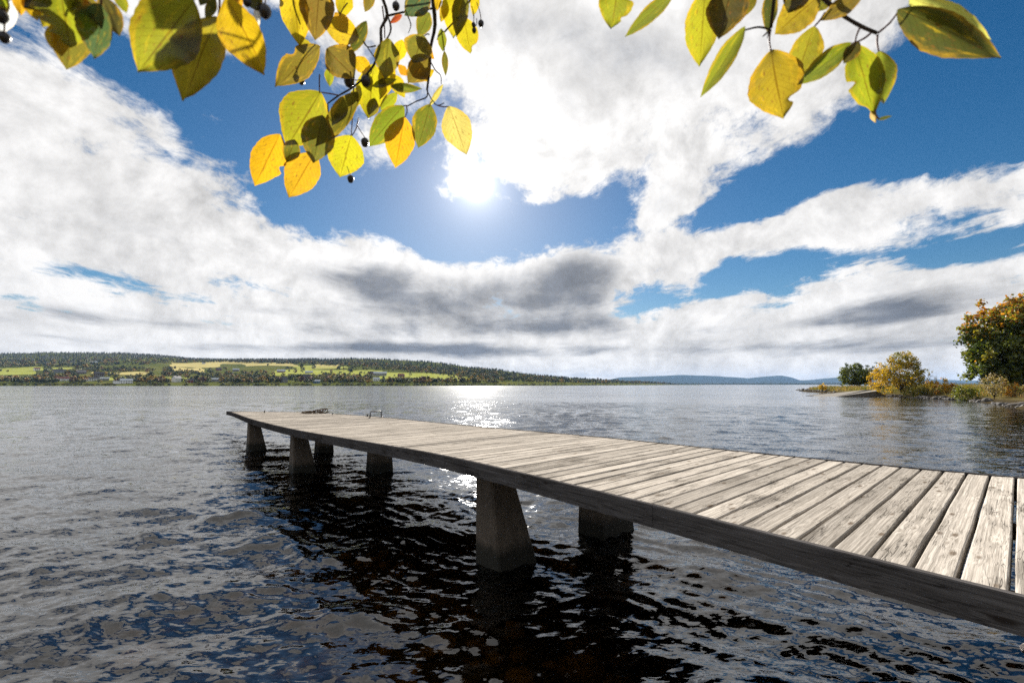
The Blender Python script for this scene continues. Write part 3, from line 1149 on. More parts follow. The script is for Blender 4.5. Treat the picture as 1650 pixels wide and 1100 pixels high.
small_cleat(426, 665.0, 0.14)
small_cleat(592, 671.0, 0.13)
small_cleat(536, 668.0, 0.10)

# old rope heaped near the outer end
sR, cR = to_deck(507, 666.0)
cR = float(cr_fn(min(sR, S_FAR_R))) - 0.35
rp = random.Random(12)
pts = []
p = deck_pt(sR, cR)
ax_r = np.array([0.96, 0.28, 0.0])
for i in range(260):
    t = i / 259
    loop = t * 13 * 2 * math.pi
    rad_ = 0.075 + 0.05 * math.sin(t * 9)
    along = (t - 0.5) * 0.85 + rad_ * math.cos(loop) + 0.03 * math.sin(i * 0.37)
    z = 0.03 + (0.5 + 0.5 * math.sin(loop + 0.6 * math.sin(i * 0.21))) * (0.05 + 0.12 * t ** 1.3)
    acr = 0.14 * math.sin(t * 31 + 1.0) + 0.05 * math.sin(loop * 1.3)
    pts.append(Vector(p + ax_r * along + np.array([-0.28, 0.96, 0]) * acr + np.array([0, 0, z])))
V, F = tube(pts, [0.018] * len(pts), 5)
org = Vector(deck_pt(sR, cR))
ro = link('rope', mesh_py('rope', [v - org for v in V], F, True), M_ROPE)
ro.location = org
tag(ro, 'tangled heap of old dark rope lying at the outer end of the jetty', 'rope')


# ================================================================== VEGETATION
def leaf_cloud(centers, normals_out, n_each, spread, size, palette, weights, rg, up_bias=0.35, colour_by=None):
    """quads scattered round clump centres; returns verts, faces, face colours"""
    C = np.repeat(centers, n_each, axis=0)
    sp = np.repeat(np.atleast_1d(spread) * np.ones(len(centers)), n_each)
    d = rg.normal(0, 1, C.shape)
    d /= np.linalg.norm(d, axis=1, keepdims=True) + 1e-9
    P = C + d * (rg.random((len(C), 1)) ** 0.55) * sp[:, None]
    nrm = d * 0.55 + rg.normal(0, 0.65, C.shape) + np.array([0, 0, up_bias])
    nrm /= np.linalg.norm(nrm, axis=1, keepdims=True)
    t = np.cross(nrm, rg.normal(0, 1, C.shape))
    t /= np.linalg.norm(t, axis=1, keepdims=True) + 1e-9
    b = np.cross(nrm, t)
    sz = size * rg.uniform(0.6, 1.35, (len(C), 1))
    a = rg.uniform(0.55, 0.9, (len(C), 1))
    V = np.stack([P - t * sz, P - b * sz * a - t * sz * 0.1, P + t * sz, P + b * sz * a - t * sz * 0.1], 1).reshape(-1, 3)
    F = np.arange(len(V)).reshape(-1, 4)
    pal = np.array(palette)
    k = rg.choice(len(pal), len(centers), p=weights)
    kc = np.repeat(k, n_each)
    sw = rg.random(len(kc)) < 0.3
    kc = np.where(sw, rg.choice(len(pal), len(kc), p=weights), kc)
    if colour_by is not None:
        kc = colour_by(P, kc)
    col = pal[kc] * rg.uniform(0.7, 1.3, (len(kc), 1))
    return V, F, col


def foliage_mesh(name, V, F, col, mat):
    me = mesh_np(name, V, F)
    at = me.attributes.new('leafcol', 'FLOAT_COLOR', 'FACE')
    c4 = np.concatenate([col, np.ones((len(col), 1))], 1).astype(np.float32)
    at.data.foreach_set('color', c4.ravel())
    me.materials.append(mat)
    return me


def limb_mesh(name, base, tips, r0, rg, mid=0.45):
    mb = MB()
    base = Vector(base)
    for tip, rr_ in tips:
        tip = Vector(tip)
        k = 5
        path, rad = [], []
        for i in range(k + 1):
            t = i / k
            p = base.lerp(tip, t)
            bow = math.sin(t * math.pi) * (tip - base).length * 0.07
            p = p + Vector((rg.normal(0, 0.5), rg.normal(0, 0.5), 1.0)) * bow
            path.append(p)
            rad.append(rr_ * (1 - 0.82 * t))
        V, F = tube(path, rad, 6)
        mb.add(V, F)
    return mb.mesh(name, True)


def make_tree(name, loc, label, cat, lobes, n_clumps, n_each, clump_r, leaf, palette, weights, trunk_h, trunk_r,
              seed, colour_by=None, fill=0.55, n_limbs=9, group=None):
    """lobes: list of (dx,dy,dz, rx,ry,rz); crown clumps fill the shells of those lobes"""
    rg = np.random.default_rng(seed)
    root = thing(name, loc, label, cat, group)
    vol = np.array([l[3] * l[4] * l[5] for l in lobes])
    pick = rg.choice(len(lobes), n_clumps, p=vol / vol.sum())
    L = np.array(lobes)[pick]
    d = rg.normal(0, 1, (n_clumps, 3))
    d /= np.linalg.norm(d, axis=1, keepdims=True)
    rad = rg.uniform(fill, 1.0, (n_clumps, 1)) ** 0.6
    bump = 1 + 0.16 * np.sin(d[:, :1] * 7 + seed) * np.cos(d[:, 1:2] * 6 + 1) + rg.normal(0, 0.05, (n_clumps, 1))
    ctr = L[:, :3] + d * L[:, 3:] * rad * bump
    ctr = ctr[ctr[:, 2] > 0.12 * (ctr[:, 2].max())] if trunk_h > 0.5 else ctr[ctr[:, 2] > 0.05]
    V, F, col = leaf_cloud(ctr, None, n_each, clump_r * rg.uniform(0.7, 1.25, len(ctr)), leaf, palette, weights, rg,
                           colour_by=colour_by)
    link('crown', foliage_mesh('crown', V, F, col, mat=M_FOL), None, root)
    tips = []
    for i in range(n_limbs):
        q = ctr[rg.integers(len(ctr))]
        tips.append(((q[0], q[1], q[2]), trunk_r * rg.uniform(0.3, 0.5)))
    mb = MB()
    topz = max(l[2] for l in lobes)
    V, F = tube([(0, 0, -0.3), (0.02 * trunk_h, 0, trunk_h * 0.5), (0, 0.03 * trunk_h, max(trunk_h, 0.3)), (0, 0, topz)],
                [trunk_r * 1.3, trunk_r, trunk_r * 0.85, trunk_r * 0.3], 8)
    mb.add(V, F)
    root_mesh = mb.mesh('trunk', True)
    link('trunk', root_mesh, M_BARK, root)
    lm = limb_mesh('limbs', (0, 0, max(trunk_h * 0.8, 0.15)), tips, trunk_r, rg)
    link('limbs', lm, M_BARK, root)
    return root


def ground_at(px, py_hint, depth):
    p = at_depth(px, py_hint, depth)
    z = float(shore_z(np.array([p[0]]), np.array([p[1]]))[0])
    return (p[0], p[1], z)


G1, G2, G3 = (0.085, 0.118, 0.02), (0.14, 0.165, 0.024), (0.045, 0.07, 0.016)
YG, YE, OR, RB, OL = (0.23, 0.21, 0.024), (0.50, 0.33, 0.02), (0.42, 0.19, 0.018), (0.20, 0.075, 0.02), (0.15, 0.125, 0.028)

# big maple at the right edge: green below, orange and rust on the outer top
lc = ground_at(1664, 625, 60)


def maple_col(P, kc):
    h = P[:, 2]
    r = np.hypot(P[:, 0], P[:, 1])
    t = (h - 8.1) / 4.5 + rng.normal(0, 0.30, len(h)) - 0.22 * P[:, 0] / 4
    out_ = np.where(t > 0.62, rng.choice([4, 5, 3], len(h), p=[0.5, 0.15, 0.35]), kc)
    return out_


make_tree('maple_tree', lc, 'large round maple turning orange at the top on the right bank', 'tree',
          [(0, 0, 6.6, 6.7, 6.0, 6.1), (-2.6, -1, 4.6, 4.6, 4.2, 3.9), (3.0, 0, 4.8, 4.8, 4.6, 4.2)], 1300, 60, 0.72, 0.19,
          [G1, G2, G3, YG, OR, RB], [0.34, 0.30, 0.20, 0.13, 0.02, 0.01], 2.2, 0.32, 3, maple_col, 0.40, 16)
# yellow shrub by the slipway
lc = ground_at(1452, 634, 84)


def shrub_col(P, kc):
    t = -P[:, 0] / 4.2 + rng.normal(0, 0.45, len(kc)) - (P[:, 2] - 3.4) * 0.08
    return np.where(t > 0.55, 3, kc)


make_tree('yellow_shrub', lc, 'loose yellowing willow shrub with its bright side over the slipway', 'shrub',
          [(0.6, 0, 3.6, 3.7, 3.2, 3.5), (-3.0, 0, 2.4, 2.4, 2.4, 2.4), (3.0, 0, 2.0, 2.3, 2.4, 2.2), (1.0, 0, 6.0, 1.9, 1.9, 1.7)], 420, 30, 0.55, 0.12,
          [OL, YG, (0.27, 0.22, 0.045), YE, G2], [0.18, 0.36, 0.2, 0.12, 0.14], 0.5, 0.11, 5, shrub_col, 0.35, 26)
# small green tree out on the point
lc = ground_at(1380, 612, 142)
make_tree('round_tree', lc, 'small round dark green tree on the tip of the point', 'tree',
          [(0, 0, 4.0, 4.3, 4.0, 3.3), (-2.2, 0, 3.0, 2.8, 2.6, 2.4), (2.4, 0, 3.0, 2.8, 2.6, 2.4)], 300, 34, 0.62, 0.19,
          [G1, G2, G3, (0.10, 0.11, 0.03)], [0.35, 0.25, 0.3, 0.1], 0.9, 0.2, 8, None, 0.45, 14)
# dark bush behind the yellow shrub
make_tree('brown_bush', ground_at(1417, 625, 97), 'dull brown bush half hidden behind the yellow shrub', 'bush',
          [(0, 0, 3.0, 1.8, 1.8, 3.0)], 70, 18, 0.5, 0.14, [RB, OL, G3], [0.4, 0.35, 0.25], 0.4, 0.08, 9, None, 0.3, 10)
make_tree('yellow_bush', ground_at(1326, 622, 128), 'small bright yellow bush on the low point', 'bush',
          [(0, 0, 1.0, 1.0, 1.0, 1.1)], 40, 16, 0.35, 0.15, [YE, YG], [0.7, 0.3], 0.3, 0.05, 10, None, 0.2, 6)
make_tree('orange_bush', ground_at(1515, 628, 76), 'low orange and yellow bush between shrub and maple', 'bush',
          [(0, 0, 1.2, 2.0, 1.6, 1.5), (1.6, 0, 0.8, 1.4, 1.2, 1.1)], 100, 18, 0.36, 0.11, [OR, YE, YG, OL], [0.25, 0.3, 0.25, 0.2], 0.3, 0.06, 12, None, 0.3, 8)
make_tree('green_bush', ground_at(1555, 630, 64), 'low fresh green bush at the foot of the maple', 'bush',
          [(0, 0, 1.0, 1.7, 1.4, 1.3)], 90, 18, 0.36, 0.10, [G2, YG, G1], [0.4, 0.3, 0.3], 0.3, 0.06, 13, None, 0.3, 8)
make_tree('pale_bush', ground_at(1601, 632, 57), 'pale grey brown thin bush above the shore stones', 'bush',
          [(0, 0, 1.7, 1.5, 1.3, 1.6), (0.9, 0, 1.2, 1.3, 1.1, 1.2)], 90, 14, 0.42, 0.085,
          [(0.30, 0.24, 0.13), (0.22, 0.17, 0.08), OL], [0.4, 0.35, 0.25], 0.3, 0.05, 14, None, 0.2, 22)
make_tree('rust_bush', ground_at(1636, 632, 56), 'small rust brown bush at the right edge below the maple', 'bush',
          [(0, 0, 0.8, 1.1, 1.0, 1.0)], 60, 16, 0.33, 0.09, [OR, OL, YG], [0.35, 0.4, 0.25], 0.3, 0.05, 15, None, 0.3, 6)
make_tree('olive_bush', ground_at(1475, 634, 79), 'dark olive bush on the bank right of the yellow shrub', 'bush',
          [(0, 0, 0.9, 2.2, 1.4, 1.2), (2.0, 0.2, 0.8, 1.6, 1.2, 1.0)], 100, 18, 0.36, 0.10, [OL, G3, YG], [0.4, 0.35, 0.25], 0.3, 0.05, 16, None, 0.3, 6)


# tall dry grass and herbs over the point: nobody could count it
def grass_sheet():
    rg = np.random.default_rng(77)
    n = 150000
    X = rg.uniform(44, 175, n)
    Y = rg.uniform(38, 175, n)
    d = shore_sd(X, Y)
    keep = (d > 1.6) & (d < 34)
    clump = fbm2(X * 0.25, Y * 0.25, 61, 3)
    keep &= rg.random(n) < 0.55 + clump
    X, Y = X[keep], Y[keep]
    Z = shore_z(X, Y)
    n = len(X)
    hgt = rg.uniform(0.35, 0.95, n) * (1 + 0.5 * fbm2(X * 0.1, Y * 0.1, 62, 3))
    wd = rg.uniform(0.03, 0.09, n)
    a = rg.uniform(0, math.pi, n)
    lean = rg.normal(0, 0.22, (n, 2)) * hgt[:, None]
    dx, dy = np.cos(a) * wd, np.sin(a) * wd
    P = np.stack([X, Y, Z - 0.05], -1)
    tip = P + np.stack([lean[:, 0], lean[:, 1], hgt], -1)
    v0 = P - np.stack([dx, dy, 0 * dx], -1)
    v1 = P + np.stack([dx, dy, 0 * dx], -1)
    m0 = (v1 + tip) / 2 + np.stack([dx, dy, 0 * dx], -1) * 0.5
    V = np.stack([v0, v1, m0, tip], 1).reshape(-1, 3)
    F = np.arange(len(V)).reshape(-1, 4)
    pal = np.array([(0.26, 0.20, 0.075), (0.16, 0.15, 0.04), (0.09, 0.105, 0.024), (0.32, 0.23, 0.085), (0.20, 0.11, 0.045)])
    zone = fbm2(X * 0.09, Y * 0.09, 63, 3)
    k = np.clip(((zone + 0.55) * 4 + rg.normal(0, 0.9, n)).astype(int), 0, 4)
    col = pal[k] * rg.uniform(0.7, 1.3, (n, 1))
    return foliage_mesh('dry_grass', V, F, col, M_GRASS)


tag(link('dry_grass', grass_sheet()), 'tall dry grass and herbs covering the low point', kind='stuff')


# ------------------------------------------------------------------ rocks
def rock_mesh(seed, rough=0.28):
    bm = bmesh.new()
    bmesh.ops.create_icosphere(bm, subdivisions=2, radius=1.0)
    r = random.Random(seed)
    planes = [(Vector((r.gauss(0, 1), r.gauss(0, 1), r.gauss(0, 1))).normalized(), r.uniform(0.55, 0.9)) for _ in range(9)]
    for v in bm.verts:
        for n_, d_ in planes:
            e = v.co.dot(n_) - d_
            if e > 0:
                v.co -= n_ * e * 0.85
        v.co *= 1 + r.uniform(-0.05, 0.05)
    me = bpy.data.meshes.new('boulder')
    bm.to_mesh(me)
    bm.free()
    return me


ROCKS = [rock_mesh(i) for i in range(6)]
for m_ in ROCKS:
    m_.materials.append(M_ROCK)
rk = random.Random(21)


def boulder(x, y, size, label, group, sink=0.35):
    z = float(shore_z(np.array([x]), np.array([y]))[0])
    o = link('boulder', ROCKS[rk.randrange(6)])
    o.location = (x, y, max(z, -0.15) + size * (0.5 - sink))
    o.rotation_euler = (rk.uniform(-0.4, 0.4), rk.uniform(-0.4, 0.4), rk.uniform(0, 6.28))
    o.scale = (size * rk.uniform(0.9, 1.5), size * rk.uniform(0.8, 1.2), size * rk.uniform(0.55, 0.85))
    return tag(o, label, 'boulder', group)


def along_shore(px0, py0, px1, py1, n, smin, smax, label, group, jit=0.8):
    a, b = on_plane(px0, py0), on_plane(px1, py1)
    for i in range(n):
        t = (i + rk.uniform(0, 1)) / n
        p = a + (b - a) * t
        # slide to the water's edge along the view bearing
        dirv = np.array([p[0], p[1]]) / np.hypot(p[0], p[1])
        q = np.array([p[0], p[1]])
        for _ in range(60):
            zz = float(shore_z(np.array([q[0]]), np.array([q[1]]))[0])
            if zz < -0.05:
                q = q + dirv * 0.4
            elif zz > 0.35:
                q = q - dirv * 0.4
            else:
                break
        q = q + dirv * rk.uniform(-jit * 0.3, jit)
        boulder(q[0], q[1], rk.uniform(smin, smax), label, group)


along_shore(1284, 629.5, 1312, 631, 12, 0.35, 0.8, 'dark rounded boulder in the pile at the very tip of the point', 'boulders at the tip of the point')
along_shore(1312, 631, 1345, 634, 12, 0.25, 0.55, 'dark boulder under the grassy edge of the point beyond the slipway', 'boulders beyond the slipway')
along_shore(1405, 638, 1480, 641, 34, 0.14, 0.34, 'small pale stone at the waterline below the yellow shrub', 'stones below the yellow shrub')
along_shore(1480, 641, 1560, 645.5, 40, 0.18, 0.44, 'grey angular boulder on the bank between shrub and maple', 'boulders between shrub and maple', 1.6)
along_shore(1560, 645.5, 1605, 650.5, 22, 0.16, 0.46, 'grey boulder at the waterline below the pale bush', 'boulders below the pale bush', 1.6)
along_shore(1605, 650.5, 1650, 657, 22, 0.16, 0.46, 'grey boulder at the waterline between pale bush and driftwood log', 'boulders between pale bush and log', 1.6)
along_shore(1650, 657, 1720, 672, 12, 0.16, 0.45, 'grey boulder beside the driftwood log at the right edge', 'boulders by the driftwood log', 1.2)

# driftwood log by the right edge
pL = on_plane(1636, 655)
z0 = 0.18
V, F = tube([(-1.3, -0.25, -0.1), (-0.5, 0.0, 0.05), (0.3, 0.12, 0.10), (1.1, 0.3, 0.22), (1.9, 0.35, 0.30)], [0.07, 0.11, 0.12, 0.10, 0.06], 8)
lg = link('driftwood_log', mesh_py('driftwood_log', V, F, True), M_DRIFT, loc=(pL[0], pL[1], z0))
tag(lg, 'pale driftwood log lying at the waterline by the right edge', 'log')

# concrete slipway
slip = thing('concrete_slipway', (*on_plane(1360, 636.2)[:2], 0), 'pale concrete slipway sloping from the point into the water', 'slipway')


def slab(name, pix, z_list, thick, mat, parent):
    org = Vector(parent.location)
    top = [Vector((*on_plane(px, py, z)[:2], z)) - org for (px, py), z in zip(pix, z_list)]
    n_ = len(top)
    V = top + [v - Vector((0, 0, thick)) for v in top]
    F = [tuple(range(n_)), tuple(range(n_, 2 * n_))[::-1]]
    for i in range(n_):
        j = (i + 1) % n_
        F.append((i, i + n_, j + n_, j))
    me = mesh_py(name, V, F)
    return link(name, me, mat, parent)


slab('ramp', [(1300, 637.6), (1345, 639.2), (1412, 629.8), (1412, 627.4), (1395, 627.9)], [-0.02, -0.02, 1.05, 1.15, 1.12], 1.6, M_SLIP, slip)
slab('side_wall', [(1298, 637.2), (1306, 637.6), (1337, 634.4), (1334, 633.8)], [0.05, 0.05, 0.12, 0.12], 0.7, M_CONC, slip)

# wet rock breaking the surface by the lower right corner
rm = rock_mesh(44)
bm = bmesh.new()
bm.from_mesh(rm)
bmesh.ops.subdivide_edges(bm, edges=bm.edges, cuts=2, use_grid_fill=True)
for v in bm.verts:
    v.co *= 1 + random.Random(int(v.co.x * 991 + v.co.y * 577)).uniform(-0.03, 0.03)
bm.to_mesh(rm)
bm.free()
rm.materials.append(M_WETROCK)
pw = on_plane(1668, 1052)
wrk = link('wet_rock', rm, loc=(pw[0], pw[1], -0.05))
wrk.scale = (0.20, 0.16, 0.16)
tag(wrk, 'small glistening wet rock in the water under the near end of the jetty', 'rock')

# stony lake bed in the shallows
def bed_stones():
    rg = np.random.default_rng(15)
    mb_v, mb_f = [], []
    base = []
    for i in range(4):
        me = rock_mesh(60 + i)
        v = np.array([x.co[:] for x in me.vertices])
        f = np.array([p.vertices[:] for p in me.polygons])
        base.append((v, f))
        bpy.data.meshes.remove(me)
    off = 0
    n = 1500
    X = rg.uniform(-4.5, 8, n)
    Y = rg.uniform(0.4, 9, n)
    d = -shore_sd(X, Y)
    Z = shore_z(X, Y)
    for x, y, z, dd in zip(X, Y, Z, d):
        if dd < 0.2:
            continue
        v, f = base[rg.integers(4)]
        s_ = rg.uniform(0.035, 0.15) * (1 if rg.random() < 0.85 else 1.7)
        a = rg.uniform(0, 6.28)
        c, sn = math.cos(a), math.sin(a)
        w = v * np.array([s_ * rg.uniform(.8, 1.4), s_, s_ * rg.uniform(.4, .7)])
        w = np.stack([w[:, 0] * c - w[:, 1] * sn, w[:, 0] * sn + w[:, 1] * c, w[:, 2]], -1)
        zz = min(z + s_ * 0.2, -s_ * 0.8 - 0.03)
        mb_v.append(w + np.array([x, y, zz]))
        mb_f.append(f + off)
        off += len(v)
    return mesh_np('bed_stones', np.concatenate(mb_v), np.concatenate(mb_f), True)


M_BEDSTONE = mat_ground('bed_stone', [(0.05, 0.035, 0.015), (0.18, 0.11, 0.035), (0.46, 0.27, 0.06)], (1.7, 9.0))
tag(link('bed_stones', bed_stones(), M_BEDSTONE), 'brown stones on the lake bed in the shallows', kind='stuff')


# ------------------------------------------------------------------ far shore woods
# where houses stand: keep the view to them clear of trees
CLEAR = [(203, 617.6, 16), (102, 613.5, 10), (148, 613.5, 11), (168, 613.2, 6), (158, 607, 8), (128, 602.5, 8), (93, 600.5, 9), (57, 597.5, 6), (148, 587, 6),
         (284, 615.5, 9), (345, 614.8, 9), (307, 616.2, 5), (351, 597, 7), (379, 598, 8), (326, 586.5, 5), (452, 600.2, 9), (497, 601.5, 8), (494, 609.5, 6),
         (457, 616, 6), (510, 617, 6), (612, 605.5, 13), (646, 607.5, 7), (606, 613.5, 6), (704, 602.5, 6)]


def blocks_house(px, py, h=9.0):
    for hx_, hy_, hw_ in CLEAR:
        if abs(px - hx_) < hw_ and hy_ - 0.6 < py < hy_ + h * 0.75:
            return True
    return False


def conifer_template(rg, h=1.0, layers=5, seg=6):
    V, F = [], []
    for l in range(layers):
        z0 = 0.08 + 0.9 * l / layers
        z1 = min(1.0, z0 + 0.34)
        r = 0.17 * (1 - l / layers) + 0.025
        b = len(V)
        for k in range(seg):
            a = 2 * math.pi * (k + 0.5 * (l % 2)) / seg
            q = r * rg.uniform(0.7, 1.25)
            V.append((q * math.cos(a), q * math.sin(a), z0 + rg.uniform(-0.03, 0.03)))
        V.append((0, 0, z1))
        for k in range(seg):
            F.append((b + k, b + (k + 1) % seg, b + seg))
    return np.array(V) * h, np.array(F)


def round_template(rg, n=34):
    d = rg.normal(0, 1, (n, 3))
    d /= np.linalg.norm(d, axis=1, keepdims=True)
    ctr = d * np.array([0.30, 0.30, 0.36]) * rg.uniform(0.6, 1.05, (n, 1)) + np.array([0, 0, 0.55])
    V, F = [], []
    for c in ctr:
        b = len(V)
        q = rg.normal(0, 1, (4, 3))
        q /= np.linalg.norm(q, axis=1, keepdims=True)
        for k in range(4):
            V.append(c + q[k] * 0.16)
        F += [(b, b + 1, b + 2), (b, b + 2, b + 3), (b, b + 3, b + 1), (b + 1, b + 3, b + 2)]
    return np.array(V), np.array(F)


def scatter(name, tmpl, pos, hgt, cols, mat, rg, wid=1.0):
    V, F, C_ = [], [], []
    off = 0
    for p, h, c in zip(pos, hgt, cols):
        v, f = tmpl[rg.integers(len(tmpl))]
        a = rg.uniform(0, 6.28)
        ca, sa = math.cos(a), math.sin(a)
        wx = h * wid * rg.uniform(0.85, 1.2)
        w = np.stack([(v[:, 0] * ca - v[:, 1] * sa) * wx, (v[:, 0] * sa + v[:, 1] * ca) * wx, v[:, 2] * h], -1) + p
        V.append(w)
        F.append(f + off)
        C_.append(np.repeat(np.array(c)[None], len(f), 0) * rg.uniform(0.8, 1.2, (len(f), 1)))
        off += len(v)
    return foliage_mesh(name, np.concatenate(V), np.concatenate(F), np.concatenate(C_), mat)


fr = np.random.default_rng(31)
CON = [conifer_template(fr) for _ in range(5)]
RND = [round_template(fr) for _ in range(5)]
C_CON = np.array([(0.020, 0.036, 0.014), (0.028, 0.046, 0.016), (0.014, 0.026, 0.013), (0.045, 0.055, 0.016)])
C_DEC = np.array([(0.11, 0.13, 0.028), (0.22, 0.20, 0.035), (0.38, 0.27, 0.05), (0.24, 0.14, 0.045), (0.055, 0.075, 0.02), (0.17, 0.085, 0.04)])

# ridge forest: the wood reads as one mass
pos, hg, cl = [], [], []
for i in range(7500):
    px = fr.uniform(-120, 1095)
    Ds, Dr, zr = hill_px(px)
    y = np.interp(px, SKYL[:, 0], SKYL[:, 1])
    # how far down the slope the dark wood reaches (photo rows)
    low = np.interp(px, [-120, 0, 60, 130, 200, 270, 300, 420, 500, 540, 620, 700, 760, 850, 1000, 1095],
                    [590, 590, 588, 588, 580, 577, 580, 584, 583, 588, 593, 602, 612, 616, 618, 619])
    e0 = (HORIZON - low) / FPX
    t = fr.random() ** 0.8
    lo = hill_at(px, min(low, HORIZON - 1.2))
    dep = lo[1] + (float(Dr) * 1.015 - lo[1]) * t
    pos.append(hill_xyz(px, dep))
    hg.append(fr.uniform(6.5, 10.5) * np.interp(px, [0, 800, 1090], [1.0, 0.95, 0.75]))
    cl.append(C_CON[fr.integers(4)])
tag(link('ridge_forest', scatter('ridge_forest', CON, pos, hg, cl, M_FARFOL, fr, 1.15)), 'dark conifer forest along the far ridge', kind='stuff')
# deciduous fringe lower down in the wood
pos, hg, cl = [], [], []
for i in range(1500):
    px = fr.uniform(-60, 1080)
    low = np.interp(px, [-60, 0, 130, 200, 270, 350, 500, 620, 700, 760, 850, 1000, 1080], [594, 593, 592, 590, 586, 584, 588, 595, 603, 613, 617, 619, 619.5])
    up = np.interp(px, [-60, 0, 200, 350, 620, 760, 900, 1080], [582, 582, 578, 582, 586, 600, 610, 617])
    py = fr.uniform(up, low)
    pos.append(hill_at(px, min(py, 618.2)))
    hg.append(fr.uniform(7, 13))
    cl.append(C_DEC[fr.choice(6, p=[0.34, 0.28, 0.09, 0.05, 0.22, 0.02])])
tag(link('mixed_wood', scatter('mixed_wood', RND, pos, hg, cl, M_FARFOL, fr, 1.1)), 'mixed autumn wood on the lower slope of the far ridge', kind='stuff')
# low scrub right along the far waterline and woods on the distant low shore
pos, hg, cl = [], [], []
for i in range(800):
    px = fr.uniform(-80, 1090)
    Ds, Dr, zr = hill_px(px)
    if blocks_house(px, 618.5, 5):
        continue
    pos.append(hill_xyz(px, float(Ds) + fr.uniform(3, 14)))
    hg.append(fr.uniform(1.5, 4.0))
    cl.append(C_DEC[fr.choice(6, p=[0.35, 0.15, 0.03, 0.05, 0.4, 0.02])] * 0.8)
pos2, hg2, cl2 = [], [], []
for i in range(4200):
    px = fr.uniform(-60, 800)
    py = 617.8 - 24 * fr.random() ** 1.25
    if any(f[0] - 4 < px < f[1] + 4 and f[2] - 0.5 < py < f[3] + 1.5 for f in FIELDS) and fr.random() < 0.93:
        continue
    if fbm2(np.array([px * 0.03]), np.array([py * 0.12]), 88, 3)[0] < -0.30:
        continue
    if blocks_house(px, py):
        continue
    pos2.append(hill_at(px, py))
    hg2.append(fr.uniform(5, 11))
    cl2.append(C_DEC[fr.choice(6, p=[0.34, 0.24, 0.08, 0.05, 0.27, 0.02])])
tag(link('hedgerow_trees', scatter('hedgerow_trees', RND, pos2, hg2, cl2, M_FARFOL, fr, 1.15)), 'dense tree belts between the fields of the far shore', kind='stuff')
tag(link('shore_scrub', scatter('shore_scrub', RND, pos, hg, cl, M_FARFOL, fr, 1.9)), 'low dark scrub along the far waterline', kind='stuff')
pos, hg, cl = [], [], []
for i in range(900):
    px = fr.uniform(985, 1560)
    d = px_dir(px)
    dep = 5200 + fr.uniform(-330, 20)
    hh_ = np.interp(px, [985, 1010, 1100, 1560], [0, 10, 12, 13]) * np.interp(dep, [4870, 5200], [0.35, 1.0])
    pos.append(np.array([d[0] * dep, dep, hh_]))
    hg.append(fr.uniform(9, 16))
    cl.append(C_CON[fr.integers(4)])
tag(link('distant_wood', scatter('distant_wood', CON, pos, hg, cl, M_FARFOL, fr, 1.6)), 'dark wood on the distant low shore', kind='stuff')

# trees one can tell apart among the houses and fields
tree_me = []
for i, c in enumerate(C_DEC):
    for j in range(2):
        v, f = RND[(i + j) % 5]
        V = [v]
        F = [f]
        tv, tf = tube([(0, 0, -0.05), (0, 0, 0.5)], [0.03, 0.02], 5)
        me = foliage_mesh('far_tree', np.concatenate([v]), np.concatenate([f]),
                          np.repeat(c[None], len(f), 0) * fr.uniform(0.8, 1.2, (len(f), 1)), M_FARFOL)
        tree_me.append((i, me))
NAMES = ['dull green round tree', 'yellow green round tree', 'golden yellow tree', 'orange brown tree', 'dark green round tree', 'rust red tree']


def far_tree(px, py, h, ci, zone, group):
    c = [m for k, m in tree_me if k == ci]
    o = link('far_tree', c[fr.integers(len(c))])
    p = hill_at(px, py)
    o.location = p
    w = h * fr.uniform(0.95, 1.4)
    o.scale = (w, w, h)
    o.rotation_euler = (0, 0, fr.uniform(0, 6.28))
    sz = 'tall ' if h > 11.8 else ('low ' if h < 9.2 else '')
    return tag(o, sz + NAMES[ci] + ' ' + zone, 'tree', sz + NAMES[ci] + 's ' + group)


ZONES = [(-10, 70, 612, 617.5, 24, 'at the left end of the far waterline'), (70, 150, 598, 617.6, 30, 'round the red roofed house of the left far shore'),
         (150, 235, 597, 617.6, 32, 'round the long white waterside house'), (235, 320, 600, 617.8, 32, 'round the gabled white house'),
         (320, 430, 600, 617.8, 36, 'round the two cottages behind the middle shore'), (430, 525, 602, 618.0, 34, 'between the red barn and the blue boathouse'),
         (525, 620, 600, 618.0, 32, 'left of and below the large grey barn'), (640, 720, 613, 618.2, 22, 'on the shore below the bright meadow'),
         (720, 810, 610, 618.2, 24, 'on the shore right of the bright meadow')]
for (x0, x1, y0, y1, n, zone) in ZONES:
    for i in range(n):
        px = fr.uniform(x0, x1)
        py = y1 - (y1 - y0) * fr.random() ** 1.7
        # keep the open fields open
        if any(f[0] < px < f[1] and f[2] < py < f[3] for f in FIELDS) and fr.random() < 0.75:
            py = fr.uniform(615, 618)
        if blocks_house(px, py, 12):
            continue
        ci = int(fr.choice(6, p=[0.22, 0.2, 0.14, 0.16, 0.22, 0.06]))
        far_tree(px, py, fr.uniform(7, 14), ci, zone, zone)
for (px, py, h, ci) in [(135, 594, 16, 2), (77, 598, 14, 4), (70, 597, 12, 4), (95, 598, 13, 0), (205, 585, 15, 1), (196, 596, 16, 4), (165, 586, 14, 2),
                        (485, 595, 20, 4), (505, 596, 18, 4), (475, 602, 13, 5), (545, 598, 16, 4), (565, 602, 14, 4), (280, 596, 12, 4), (430, 590, 10, 4)]:
    far_tree(px, py, h, ci, 'standing clear on the far hillside', 'standing clear on the far hillside')

